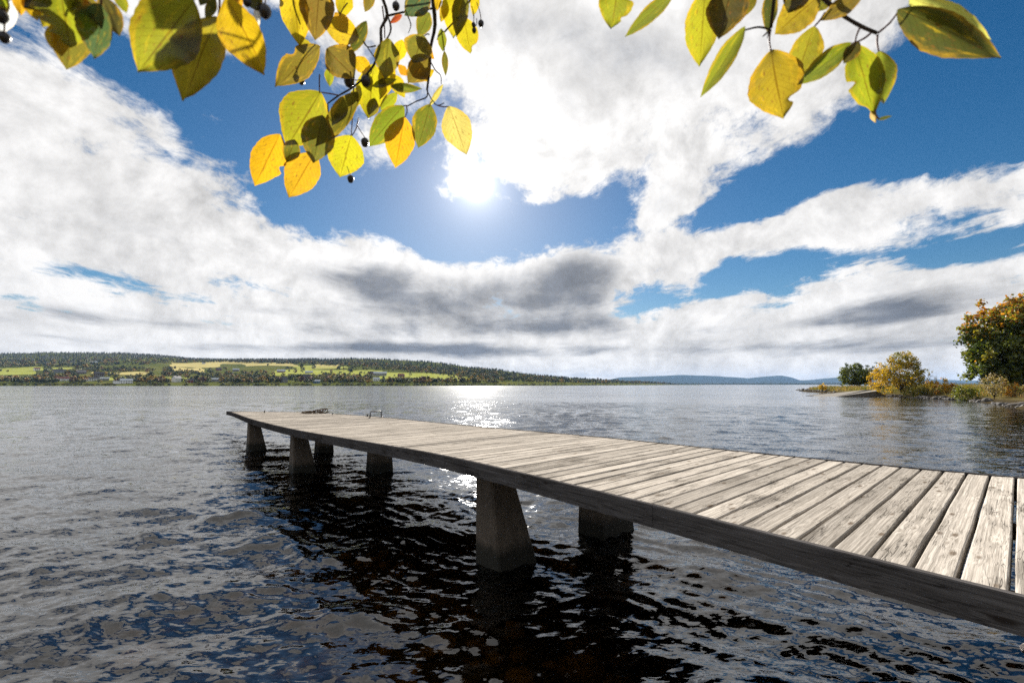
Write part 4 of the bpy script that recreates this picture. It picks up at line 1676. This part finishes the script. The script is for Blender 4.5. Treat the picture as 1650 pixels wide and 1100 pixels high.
# ------------------------------------------------------------------ houses on the far shore
HM = {'white': mat_plain('white_timber', (0.86, 0.85, 0.82), 0.7, 0.3, 0.06, 1.0), 'red': mat_plain('falun_red', (0.22, 0.035, 0.022), 0.8, 0.2, 0.15, 1.0),
      'brown': mat_plain('brown_timber', (0.10, 0.065, 0.045), 0.8, 0.2, 0.15, 1.0), 'grey': mat_plain('grey_timber', (0.25, 0.24, 0.22), 0.8, 0.2, 0.12, 1.0),
      'roof_d': mat_plain('dark_roof', (0.05, 0.048, 0.05), 0.6, 0.4, 0.15, 1.0), 'roof_r': mat_plain('tile_roof', (0.20, 0.07, 0.045), 0.7, 0.3, 0.15, 1.0),
      'roof_g': mat_plain('pale_metal_roof', (0.42, 0.46, 0.48), 0.4, 0.5, 0.1, 1.0), 'glass': mat_plain('window_glass', (0.03, 0.035, 0.04), 0.12, 0.6, 0.1, 1.0),
      'trim': mat_plain('white_trim', (0.75, 0.74, 0.72), 0.7, 0.3, 0.05, 1.0), 'blue': mat_plain('blue_boards', (0.06, 0.17, 0.32), 0.7, 0.3, 0.1, 1.0)}


def house(px, py, w, d, h, rh, wall, roof, label, ang=0.0, wing=False, name='house'):
    p = hill_at(px, py)
    w, d, h, rh = w * 1.3, d * 1.1, h * 1.5, rh * 1.3
    root = thing(name, (p[0], p[1], p[2] - 0.4), label, 'house' if name == 'house' else name.replace('_', ' '))
    root.rotation_euler = (0, 0, ang - math.atan2(p[0], p[1]))
    mb = MB()
    mb.box((-w / 2, -d / 2, -1), (w / 2, d / 2, h))
    mb.add([(-w / 2, -d / 2, h), (-w / 2, d / 2, h), (-w / 2, 0, h + rh - 0.15)], [(0, 2, 1)])
    mb.add([(w / 2, -d / 2, h), (w / 2, d / 2, h), (w / 2, 0, h + rh - 0.15)], [(0, 1, 2)])
    link('wall', mb.mesh('wall'), HM[wall], root)
    ov = 0.6
    mb = MB()
    for sgn in (-1, 1):
        yo = sgn * (d / 2 + ov)
        zo = h - rh * ov / (d / 2)
        A = [(-w / 2 - ov, yo, zo), (w / 2 + ov, yo, zo), (w / 2 + ov, 0, h + rh), (-w / 2 - ov, 0, h + rh)]
        B = [(a[0], a[1], a[2] + 0.22) for a in A]
        mb.add(A + B, [(0, 1, 2, 3), (7, 6, 5, 4), (0, 4, 5, 1), (1, 5, 6, 2), (2, 6, 7, 3), (3, 7, 4, 0)])
    rf = link('roof', mb.mesh('roof'), HM[roof], root)
    mb = MB()
    mb.box((w * 0.15, -0.4, h + rh * 0.6), (w * 0.15 + 0.8, 0.4, h + rh + 1.0))
    link('chimney', mb.mesh('chimney'), HM['brown'], rf)
    nwin = max(2, int(w / 3.2))
    for lv in range(1 if h < 4.5 else 2):
        for i in range(nwin):
            cx = -w / 2 + (i + 0.5) * w / nwin
            z = 1.0 + lv * 2.8
            mb = MB()
            mb.box((cx - 0.75, -d / 2 - 0.08, z - 0.1), (cx + 0.75, -d / 2 - 0.003, z + 1.5))
            wn = link('window', mb.mesh('window'), HM['trim'], root)
            mb = MB()
            mb.box((cx - 0.6, -d / 2 - 0.11, z + 0.05), (cx + 0.6, -d / 2 - 0.083, z + 1.35))
            link('pane', mb.mesh('pane'), HM['glass'], wn)
    mb = MB()
    mb.box((w * 0.02 - 0.5, -d / 2 - 0.12, -0.5), (w * 0.02 + 0.5, -d / 2 - 0.09, 2.1))
    link('door', mb.mesh('door'), HM['brown'], root)
    if wing:
        mb = MB()
        mb.box((-w / 2 - 9, -d / 2 + 0.5, -1), (-w / 2 - 0.003, d / 2 - 0.5, h - 0.8))
        link('wing', mb.mesh('wing'), HM[wall], root)
        mb = MB()
        mb.box((-w / 2 - 9.4, -d / 2, h - 0.797), (-w / 2 - 0.003, d / 2, h - 0.4))
        link('wing_roof', mb.mesh('wing_roof'), HM[roof], root)
    return root


house(203, 617.6, 13, 8, 3.8, 2.4, 'white', 'roof_g', 'long white house with pale roof at the far waterline', 0.1, True)
house(102, 613.5, 17, 8, 3.2, 2.6, 'white', 'roof_r', 'white house with red roof on the left far shore', -0.1)
house(148, 613.5, 18, 8, 3.2, 2.0, 'white', 'roof_d', 'low white house with dark roof left of the long white house', 0.1)
house(168, 613.2, 10, 7, 3.0, 2.0, 'grey', 'roof_g', 'grey house just left of the long white house', 0.0)
house(158, 607, 13, 8, 5.0, 2.6, 'brown', 'roof_d', 'tall brown house above the low white house', 0.3)
house(128, 602.5, 15, 9, 3.4, 3.4, 'brown', 'roof_d', 'dark brown barn in the field on the left hillside', 0.5, name='barn')
house(93, 600.5, 20, 9, 4.2, 2.4, 'grey', 'roof_d', 'grey farm building among trees on the left hillside', 0.0, name='farm_building')
house(57, 597.5, 9, 8, 4.0, 2.4, 'white', 'roof_r', 'small white house beside the left meadow', 0.3)
house(148, 587, 14, 9, 5.0, 2.5, 'white', 'roof_g', 'white house high in the woods on the left', 0.0)
house(284, 615.5, 10, 8, 5.2, 3.2, 'white', 'roof_d', 'two storey white house with gable on the middle far shore', 0.75)
house(345, 614.8, 14, 8, 3.4, 2.0, 'grey', 'roof_g', 'grey blue house at the waterline right of the gabled white house', 0.0)
house(307, 616.2, 9, 7, 3.2, 2.4, 'red', 'roof_d', 'small dark red boathouse below the gabled white house', 0.0, name='boathouse')
house(351, 597, 11, 8, 3.4, 2.8, 'red', 'roof_d', 'dark red cottage on the slope behind the middle shore', 0.2)
house(379, 598, 13, 8, 3.2, 2.8, 'brown', 'roof_g', 'brown cottage with pale roof on the slope behind the middle shore', -0.2)
house(326, 586.5, 9, 8, 4.0, 2.0, 'white', 'roof_d', 'tiny white house on the yellow field near the skyline', 0.0)
house(452, 600.2, 17, 9, 3.4, 3.0, 'red', 'roof_g', 'red barn with pale metal roof in the middle meadow', 0.0, name='barn')
house(497, 601.5, 15, 8, 2.6, 2.4, 'grey', 'roof_g', 'low shed with pale metal roof in the middle meadow', 0.0, name='shed')
house(494, 609.5, 12, 8, 4.2, 2.8, 'brown', 'roof_d', 'brown house among the trees of the middle far shore', 0.3)
house(457, 616.0, 9, 7, 4.4, 3.4, 'grey', 'roof_d', 'small steep grey house among trees at the middle waterline', 0.7)
house(510, 617.0, 9, 6, 2.8, 1.8, 'blue', 'roof_g', 'bright blue boathouse at the far waterline', 0.0, name='boathouse')
house(612, 605.5, 24, 10, 4.4, 3.0, 'grey', 'roof_g', 'large grey barn with pale roof beside the bright meadow', 0.0, name='barn')
house(601, 604.5, 12, 9, 4.0, 3.2, 'red', 'roof_d', 'dark red farmhouse left of the large grey barn', 0.3)
house(646, 607.5, 11, 8, 3.0, 3.0, 'brown', 'roof_r', 'small brown barn right of the large grey barn', 0.4, name='barn')
house(606, 613.5, 9, 7, 3.0, 2.2, 'white', 'roof_g', 'small white house below the large grey barn', 0.2)
house(704, 602.5, 11, 8, 3.4, 2.4, 'grey', 'roof_d', 'small grey house at the wood edge above the bright meadow', 0.0)


# ================================================================== OVERHANGING BRANCHES
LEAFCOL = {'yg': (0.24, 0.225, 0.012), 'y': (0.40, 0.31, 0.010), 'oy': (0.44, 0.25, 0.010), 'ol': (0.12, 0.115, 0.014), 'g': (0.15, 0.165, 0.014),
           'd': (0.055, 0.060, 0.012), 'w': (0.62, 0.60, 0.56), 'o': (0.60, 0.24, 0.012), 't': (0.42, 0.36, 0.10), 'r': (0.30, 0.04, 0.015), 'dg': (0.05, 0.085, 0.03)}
lr = random.Random(3)


def leaf_mesh(L, W, fold, curl, eaten, seed):
    """ovate pointed leaf in the xy plane, base at the origin, tip along +x, with bites out of some edges"""
    r = random.Random(seed)
    nu, nv = 36, 5
    V, UV = [], []
    sag = r.uniform(-1.0, 1.0)
    ph = r.uniform(0, 6)
    bites = [(r.choice((-1, 1)), r.uniform(0.3, 0.95), r.uniform(0.05, 0.10), r.uniform(0.25, 0.6)) for _ in range(eaten)]
    side_w = (r.uniform(0.88, 1.05), r.uniform(0.88, 1.05))
    for i in range(nu + 1):
        u = i / nu
        w = (math.sin(math.pi * u ** 0.86) ** 0.92) if 0 < u < 1 else 0.0
        if u > 0.86:
            w *= 1 - ((u - 0.86) / 0.14) ** 2 * 0.4
        for j in range(-nv, nv + 1):
            v = j / nv
            sd = -1 if v < 0 else 1
            ww = w * side_w[0 if sd < 0 else 1]
            ww *= 1 + 0.014 * math.sin(u * 60 + ph) + 0.028 * math.sin(u * 9 + ph * 2 + sd) + 0.018 * math.sin(u * 21 + ph * 3 - sd)
            for (bs, bu, br, bd) in bites:
                if bs == sd:
                    ww *= 1 - bd * max(0.0, 1 - ((u - bu) / br) ** 2)
            y = v * ww * W / 2
            z = abs(v) ** 1.3 * ww * W / 2 * fold + curl * L * (u - 0.5) ** 2 * 2 + sag * W * 0.12 * math.sin(u * 5 + v * 2.2) \
                + 0.014 * W * math.sin(u * 34) * abs(v)
            V.append((u * L, y, z))
            UV.append((u, v))
    F = []
    k = 2 * nv + 1
    for i in range(nu):
        for j in range(2 * nv):
            F.append((i * k + j, (i + 1) * k + j, (i + 1) * k + j + 1, i * k + j + 1))
    me = mesh_py('leaf', V, F, True)
    uvl = me.uv_layers.new(name='UVMap')
    for lp in me.loops:
        uvl.data[lp.index].uv = UV[lp.vertex_index]
    me.materials.append(M_LEAF)
    return me


def add_leaf(parent, bx, by, tx, ty, wpx, colk, dist, fold=0.35, yaw=0.0, curl=0.0, eaten=0, dtip=0.0, opaque=False):
    O = Vector(parent.location)
    a = Vector(at_dist(bx, by, dist)) - O
    b = Vector(at_dist(tx, ty, dist + dtip)) - O
    ax = (b - a)
    L = ax.length
    ax.normalize()
    to_cam = (Vector((0, 0, CAM_H)) - O - (a + b) / 2).normalized()
    n = (to_cam - ax * to_cam.dot(ax)).normalized()
    n = Matrix.Rotation(yaw, 3, ax) @ n
    yv = n.cross(ax)
    rb = ray((bx + tx) / 2, (by + ty) / 2)
    W = 1.0 * wpx * (dist * rb[1] / np.linalg.norm(rb)) / FPX / max(0.35, abs(math.cos(yaw)))
    me = leaf_mesh(L, W, fold, curl, eaten, lr.randrange(10 ** 6))
    o = link('leaf', me, None, parent)
    M = Matrix((ax, yv, n)).transposed().to_4x4()
    M.translation = a
    o.matrix_local = M
    c = LEAFCOL[colk]
    o.color = (*[0.92 * x * lr.uniform(0.8, 1.15) for x in c], 1.0)
    return a


def add_twig(parent, pix, r0, r1, dist, mat=None, name='twig'):
    O = Vector(parent.location)
    d = dist if isinstance(dist, (list, tuple)) else [dist] * len(pix)
    P = [Vector(at_dist(x, y, dd)) - O for (x, y), dd in zip(pix, d)]
    # smooth the polyline
    Q = []
    for i in range(len(P) - 1):
        for k in range(3):
            t = k / 3
            p0, p1, p2, p3 = P[max(i - 1, 0)], P[i], P[i + 1], P[min(i + 2, len(P) - 1)]
            Q.append(0.5 * ((2 * p1) + (p2 - p0) * t + (2 * p0 - 5 * p1 + 4 * p2 - p3) * t * t + (3 * p1 - p0 - 3 * p2 + p3) * t ** 3))
    Q.append(P[-1])
    n = len(Q)
    rad = [0.78 * (r0 + (r1 - r0) * i / (n - 1)) * (1.0 + 0.16 * lr.random()) for i in range(n)]
    V, F = tube(Q, rad, 6)
    link(name, mesh_py(name, V, F, True), mat or M_TWIG, parent)
    return Q


_sph = None


def add_berry(parent, px, py, rpx, dist, stalk=None):
    global _sph
    if _sph is None:
        bm = bmesh.new()
        bmesh.ops.create_icosphere(bm, subdivisions=2, radius=1.0)
        for v in bm.verts:
            if v.co.z < -0.75:
                v.co.z -= 0.18
            v.co.x *= 0.94
        _sph = bpy.data.meshes.new('berry')
        bm.to_mesh(_sph)
        bm.free()
        for p in _sph.polygons:
            p.use_smooth = True
        _sph.materials.append(M_BERRY)
    p = Vector(at_dist(px, py, dist)) - Vector(parent.location)
    o = link('berry', _sph, None, parent)
    o.location = p
    r = 0.85 * rpx * dist / FPX
    o.scale = (r, r, r * 1.08)
    if stalk:
        add_twig(parent, [stalk, ((stalk[0] + px) / 2 + 2, (stalk[1] + py) / 2), (px, py - rpx)], 0.0007, 0.0006, dist, M_PETIOLE, 'stalk')


def petiole(parent, p0, p1, dist):
    mx, my = (p0[0] + p1[0]) / 2 + lr.uniform(-3, 3), (p0[1] + p1[1]) / 2 + lr.uniform(-2, 3)
    add_twig(parent, [p0, (mx, my), p1], 0.0011, 0.0008, dist, M_PETIOLE, 'petiole')


# ---- left branch, nearest the lens
DA = 0.52
bA = thing('leafy_branch', at_dist(210, -160, DA), 'cherry branch with large yellow green leaves in the upper left corner', 'branch')
add_twig(bA, [(-60, -70), (60, -50), (160, -42), (250, -34), (330, -26), (400, -22), (440, -30)], 0.0034, 0.002, DA + 0.012)
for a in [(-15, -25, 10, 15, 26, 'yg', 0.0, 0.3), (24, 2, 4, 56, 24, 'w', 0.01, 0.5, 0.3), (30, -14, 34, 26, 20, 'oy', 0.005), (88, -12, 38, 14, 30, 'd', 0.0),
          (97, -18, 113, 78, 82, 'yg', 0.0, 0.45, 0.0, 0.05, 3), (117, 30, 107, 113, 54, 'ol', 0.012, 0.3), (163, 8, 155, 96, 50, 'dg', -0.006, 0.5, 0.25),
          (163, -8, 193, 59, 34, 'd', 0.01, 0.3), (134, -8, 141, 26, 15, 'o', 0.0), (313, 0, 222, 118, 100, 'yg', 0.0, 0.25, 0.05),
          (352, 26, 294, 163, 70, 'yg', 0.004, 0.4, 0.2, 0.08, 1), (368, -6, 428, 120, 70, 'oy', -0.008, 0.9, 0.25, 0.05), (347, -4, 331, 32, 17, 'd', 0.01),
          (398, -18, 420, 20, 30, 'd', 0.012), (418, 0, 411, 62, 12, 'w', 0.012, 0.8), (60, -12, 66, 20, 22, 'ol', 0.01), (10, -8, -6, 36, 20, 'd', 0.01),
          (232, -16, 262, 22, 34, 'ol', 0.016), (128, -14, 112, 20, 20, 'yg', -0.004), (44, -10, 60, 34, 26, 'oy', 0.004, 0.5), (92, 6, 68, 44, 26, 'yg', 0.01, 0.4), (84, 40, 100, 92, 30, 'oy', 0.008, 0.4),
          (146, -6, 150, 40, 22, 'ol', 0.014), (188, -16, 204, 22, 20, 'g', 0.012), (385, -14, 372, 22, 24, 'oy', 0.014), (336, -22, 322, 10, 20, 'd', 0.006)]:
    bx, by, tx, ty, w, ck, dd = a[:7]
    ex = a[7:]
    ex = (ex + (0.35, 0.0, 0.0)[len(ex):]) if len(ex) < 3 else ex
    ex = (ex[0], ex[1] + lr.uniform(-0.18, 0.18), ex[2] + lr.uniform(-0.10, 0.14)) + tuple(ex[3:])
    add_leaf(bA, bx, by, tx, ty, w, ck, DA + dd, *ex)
for p0, p1 in [((105, -42), (97, -16)), ((170, -42), (163, 10)), ((300, -30), (313, 1)), ((350, -26), (352, 27)), ((372, -24), (368, -5)), ((150, -42), (117, 31))]:
    petiole(bA, p0, p1, DA + 0.004)
for b in [(7, 60, 6), (2, 26, 7), (427, 18, 9), (140, 8, 5), (398, 3, 6)]:
    add_berry(bA, *b, DA + 0.006, (b[0] - 3, -30))

# ---- middle branch
DB = 0.74
bB = thing('leafy_branch', at_dist(650, -160, DB), 'hanging cherry branch with berries and yellow leaves left of the sun', 'branch')
add_twig(bB, [(598, -60), (613, -12), (624, 24), (614, 46), (614, 70), (606, 98), (591, 120), (570, 140), (546, 154), (528, 167)], 0.0030, 0.0011, DB)
add_twig(bB, [(624, 24), (630, 46), (624, 62), (613, 72)], 0.0016, 0.0012, DB + 0.003)
add_twig(bB, [(700, -60), (697, -10), (701, 40), (694, 76), (692, 112), (688, 146)], 0.0036, 0.0018, DB + 0.01)
add_twig(bB, [(688, 140), (688, 156), (672, 163), (655, 172)], 0.0013, 0.0009, DB + 0.01)
add_twig(bB, [(690, 150), (697, 163), (705, 170), (716, 166)], 0.0010, 0.0007, DB + 0.01)
add_twig(bB, [(764, -30), (757, 2), (738, 28), (716, 52), (704, 64)], 0.0016, 0.0011, DB + 0.006)
add_twig(bB, [(606, 74), (592, 76), (585, 66), (600, 88), (607, 98)], 0.0011, 0.0008, DB - 0.003)
add_twig(bB, [(624, 26), (660, 18), (697, 14)], 0.0016, 0.0014, DB + 0.012)
add_twig(bB, [(656, 24), (662, 40), (658, 54)], 0.0012, 0.0005, DB + 0.012)
add_twig(bB, [(694, 100), (702, 114), (710, 122), (711, 136)], 0.0011, 0.0006, DB + 0.012)
add_twig(bB, [(470, -40), (476, 10), (484, 40)], 0.0016, 0.0008, DB - 0.01)
for a in [(470, -30, 483, 75, 54, 'y', -0.01, 0.3), (516, -34, 508, 66, 62, 'ol', -0.015, 0.3), (578, 62, 520, 40, 44, 'y', -0.004, 0.3, 0.2),  # olive leaf: the shade it hangs in is put into its colour
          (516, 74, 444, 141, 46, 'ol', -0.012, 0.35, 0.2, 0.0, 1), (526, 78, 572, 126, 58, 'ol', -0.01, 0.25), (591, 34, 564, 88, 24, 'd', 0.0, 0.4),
          (530, 108, 531, 140, 16, 'yg', 0.0), (517, 148, 462, 238, 80, 'yg', 0.006, 0.3), (520, 186, 505, 263, 54, 'ol', -0.014, 0.3),  # last leaf takes olive to paint in the shadow on it
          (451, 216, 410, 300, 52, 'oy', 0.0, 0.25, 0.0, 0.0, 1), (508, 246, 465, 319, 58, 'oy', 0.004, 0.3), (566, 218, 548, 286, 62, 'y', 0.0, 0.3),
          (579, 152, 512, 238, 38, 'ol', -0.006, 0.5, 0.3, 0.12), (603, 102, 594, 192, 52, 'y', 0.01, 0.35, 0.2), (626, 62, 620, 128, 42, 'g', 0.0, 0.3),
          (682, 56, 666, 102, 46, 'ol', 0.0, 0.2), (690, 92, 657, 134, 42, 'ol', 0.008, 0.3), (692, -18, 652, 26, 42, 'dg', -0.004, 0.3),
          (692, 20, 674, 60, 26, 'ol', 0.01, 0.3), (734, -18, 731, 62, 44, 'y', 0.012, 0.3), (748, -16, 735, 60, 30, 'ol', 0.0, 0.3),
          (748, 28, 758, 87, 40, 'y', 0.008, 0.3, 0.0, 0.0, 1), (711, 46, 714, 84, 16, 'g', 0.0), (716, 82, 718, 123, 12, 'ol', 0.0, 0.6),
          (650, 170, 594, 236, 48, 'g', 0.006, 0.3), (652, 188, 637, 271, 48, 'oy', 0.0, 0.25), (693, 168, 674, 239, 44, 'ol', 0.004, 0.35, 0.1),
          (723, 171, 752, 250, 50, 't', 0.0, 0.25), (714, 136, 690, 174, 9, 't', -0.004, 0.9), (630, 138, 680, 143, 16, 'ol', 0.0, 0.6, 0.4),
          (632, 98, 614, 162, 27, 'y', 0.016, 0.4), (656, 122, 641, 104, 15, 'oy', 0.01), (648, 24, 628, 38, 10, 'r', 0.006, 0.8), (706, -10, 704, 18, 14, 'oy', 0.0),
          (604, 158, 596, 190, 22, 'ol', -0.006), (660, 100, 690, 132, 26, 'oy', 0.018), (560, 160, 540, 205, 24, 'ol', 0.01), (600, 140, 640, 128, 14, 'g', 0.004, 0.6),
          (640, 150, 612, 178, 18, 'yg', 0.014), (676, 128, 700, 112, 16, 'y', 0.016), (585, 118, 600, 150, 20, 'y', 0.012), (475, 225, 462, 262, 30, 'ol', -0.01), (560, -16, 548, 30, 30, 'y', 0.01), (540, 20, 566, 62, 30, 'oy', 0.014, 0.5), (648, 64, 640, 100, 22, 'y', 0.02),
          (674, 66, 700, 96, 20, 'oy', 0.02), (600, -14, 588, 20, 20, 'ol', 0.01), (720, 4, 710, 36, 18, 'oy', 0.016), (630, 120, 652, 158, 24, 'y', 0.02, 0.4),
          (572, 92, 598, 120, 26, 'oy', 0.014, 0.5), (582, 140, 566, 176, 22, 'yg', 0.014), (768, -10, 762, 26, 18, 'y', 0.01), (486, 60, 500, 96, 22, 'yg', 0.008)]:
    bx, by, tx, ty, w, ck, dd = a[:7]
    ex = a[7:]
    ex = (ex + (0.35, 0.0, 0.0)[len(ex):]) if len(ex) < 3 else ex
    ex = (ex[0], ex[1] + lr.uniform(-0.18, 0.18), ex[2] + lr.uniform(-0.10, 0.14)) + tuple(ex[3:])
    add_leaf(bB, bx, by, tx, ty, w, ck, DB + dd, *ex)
for p0, p1 in [((546, 154), (517, 149)), ((606, 98), (603, 103)), ((528, 167), (536, 196)), ((578, 190), (566, 220)), ((655, 172), (650, 171)), ((655, 172), (652, 190)),
               ((697, 163), (693, 169)), ((705, 170), (723, 172)), ((560, 5), (546, 28)), ((570, 120), (566, 218)), ((515, 120), (515, 150)), ((616, 10), (620, 62)),
               ((692, 56), (684, 58)), ((735, 30), (748, 29)), ((757, 0), (748, -12)), ((716, 82), (711, 48)), ((480, 130), (516, 75))]:
    petiole(bB, p0, p1, DB + 0.002)
for b, st in [((525, 1, 6), (528, -30)), ((562, 131, 8), (580, 128)), ((590, 130, 9), (600, 108)), ((542, 184, 6), (536, 168)), ((588, 229, 7), (574, 200)),
              ((565, 288, 6), (560, 268)), ((638, 10, 6), (636, -20)), ((775, 38, 5), (768, 4)), ((764, 49, 4), (768, 30)), ((462, 14, 4), (456, -20)),
              ((486, 131, 5), (484, 112)), ((763, 40, 3.5), (760, 10))]:
    add_berry(bB, *b, DB + 0.002, st)

# ---- right branch
DC = 0.58
bC = thing('leafy_branch', at_dist(1290, -170, DC), 'cherry branch with large green leaves hanging in at the upper right', 'branch')
add_twig(bC, [(930, -60), (1030, -48), (1150, -40), (1230, -34), (1300, -20), (1345, 14), (1362, 28), (1390, 44), (1414, 54)], 0.0030, 0.0016, DC)
add_twig(bC, [(1250, -34), (1246, 10), (1242, 46)], 0.0020, 0.0018, DC - 0.004)
add_twig(bC, [(1242, 48), (1222, 44), (1200, 49)], 0.0012, 0.0009, DC - 0.004)
add_twig(bC, [(1242, 48), (1228, 60)], 0.0016, 0.0004, DC - 0.004)
add_twig(bC, [(1240, 50), (1236, 62)], 0.0014, 0.0004, DC - 0.006)
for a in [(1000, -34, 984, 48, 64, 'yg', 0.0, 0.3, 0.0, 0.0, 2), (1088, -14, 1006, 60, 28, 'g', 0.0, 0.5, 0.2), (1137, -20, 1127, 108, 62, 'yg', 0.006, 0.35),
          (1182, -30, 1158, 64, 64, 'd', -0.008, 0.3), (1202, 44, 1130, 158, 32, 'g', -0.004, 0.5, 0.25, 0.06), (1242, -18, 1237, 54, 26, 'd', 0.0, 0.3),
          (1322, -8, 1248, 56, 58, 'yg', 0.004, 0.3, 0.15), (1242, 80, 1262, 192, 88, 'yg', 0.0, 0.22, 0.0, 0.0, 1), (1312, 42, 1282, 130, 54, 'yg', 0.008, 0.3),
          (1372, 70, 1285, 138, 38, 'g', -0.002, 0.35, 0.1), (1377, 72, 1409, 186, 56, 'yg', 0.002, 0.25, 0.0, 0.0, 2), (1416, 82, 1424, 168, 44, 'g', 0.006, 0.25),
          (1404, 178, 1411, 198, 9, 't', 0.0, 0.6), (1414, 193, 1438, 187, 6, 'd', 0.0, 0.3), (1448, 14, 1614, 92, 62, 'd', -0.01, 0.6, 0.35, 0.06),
          (1470, -6, 1600, 60, 44, 't', -0.003, 0.4, 0.3), (1392, -10, 1322, 34, 32, 'ol', -0.004, 0.4), (1385, 68, 1359, 103, 24, 'd', -0.01, 0.3),  # last one: dark leaf shape added as shading among its neighbours
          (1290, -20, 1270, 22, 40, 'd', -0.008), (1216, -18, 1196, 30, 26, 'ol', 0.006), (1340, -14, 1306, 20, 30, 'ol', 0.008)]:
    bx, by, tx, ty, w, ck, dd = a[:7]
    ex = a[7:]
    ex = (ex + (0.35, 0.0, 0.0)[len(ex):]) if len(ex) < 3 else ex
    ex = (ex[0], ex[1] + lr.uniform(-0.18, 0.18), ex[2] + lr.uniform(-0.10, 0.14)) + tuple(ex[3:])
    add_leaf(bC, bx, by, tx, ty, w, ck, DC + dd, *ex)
for p0, p1 in [((1242, 48), (1242, 82)), ((1414, 54), (1450, 15)), ((1386, 44), (1377, 73)), ((1414, 56), (1416, 83)), ((1405, 52), (1372, 71)), ((1330, 20), (1312, 43)),
               ((1150, -40), (1137, -18)), ((1030, -48), (1002, -32)), ((1410, 176), (1416, 192))]:
    petiole(bC, p0, p1, DC)

# ================================================================== AIR
def haze_box():
    x0, x1, y0, y1, z0, z1 = -13800, 13800, -2000, 13900, -7.5, 290.0
    mb = MB().box((x0, y0, z0), (x1, y1, z1))
    me = mb.mesh('haze')
    m, g, out = new_mat('haze_air')
    v = g.node('ShaderNodeVolumePrincipled', {'Color': (0.34, 0.58, 1.0), 'Density': 3.1e-5, 'Anisotropy': 0.0})
    g.l.new(v.outputs[0], out.inputs['Volume'])
    o = link('haze', me, m)
    return tag(o, 'thin blue haze over the lake', kind='stuff')


haze_box()
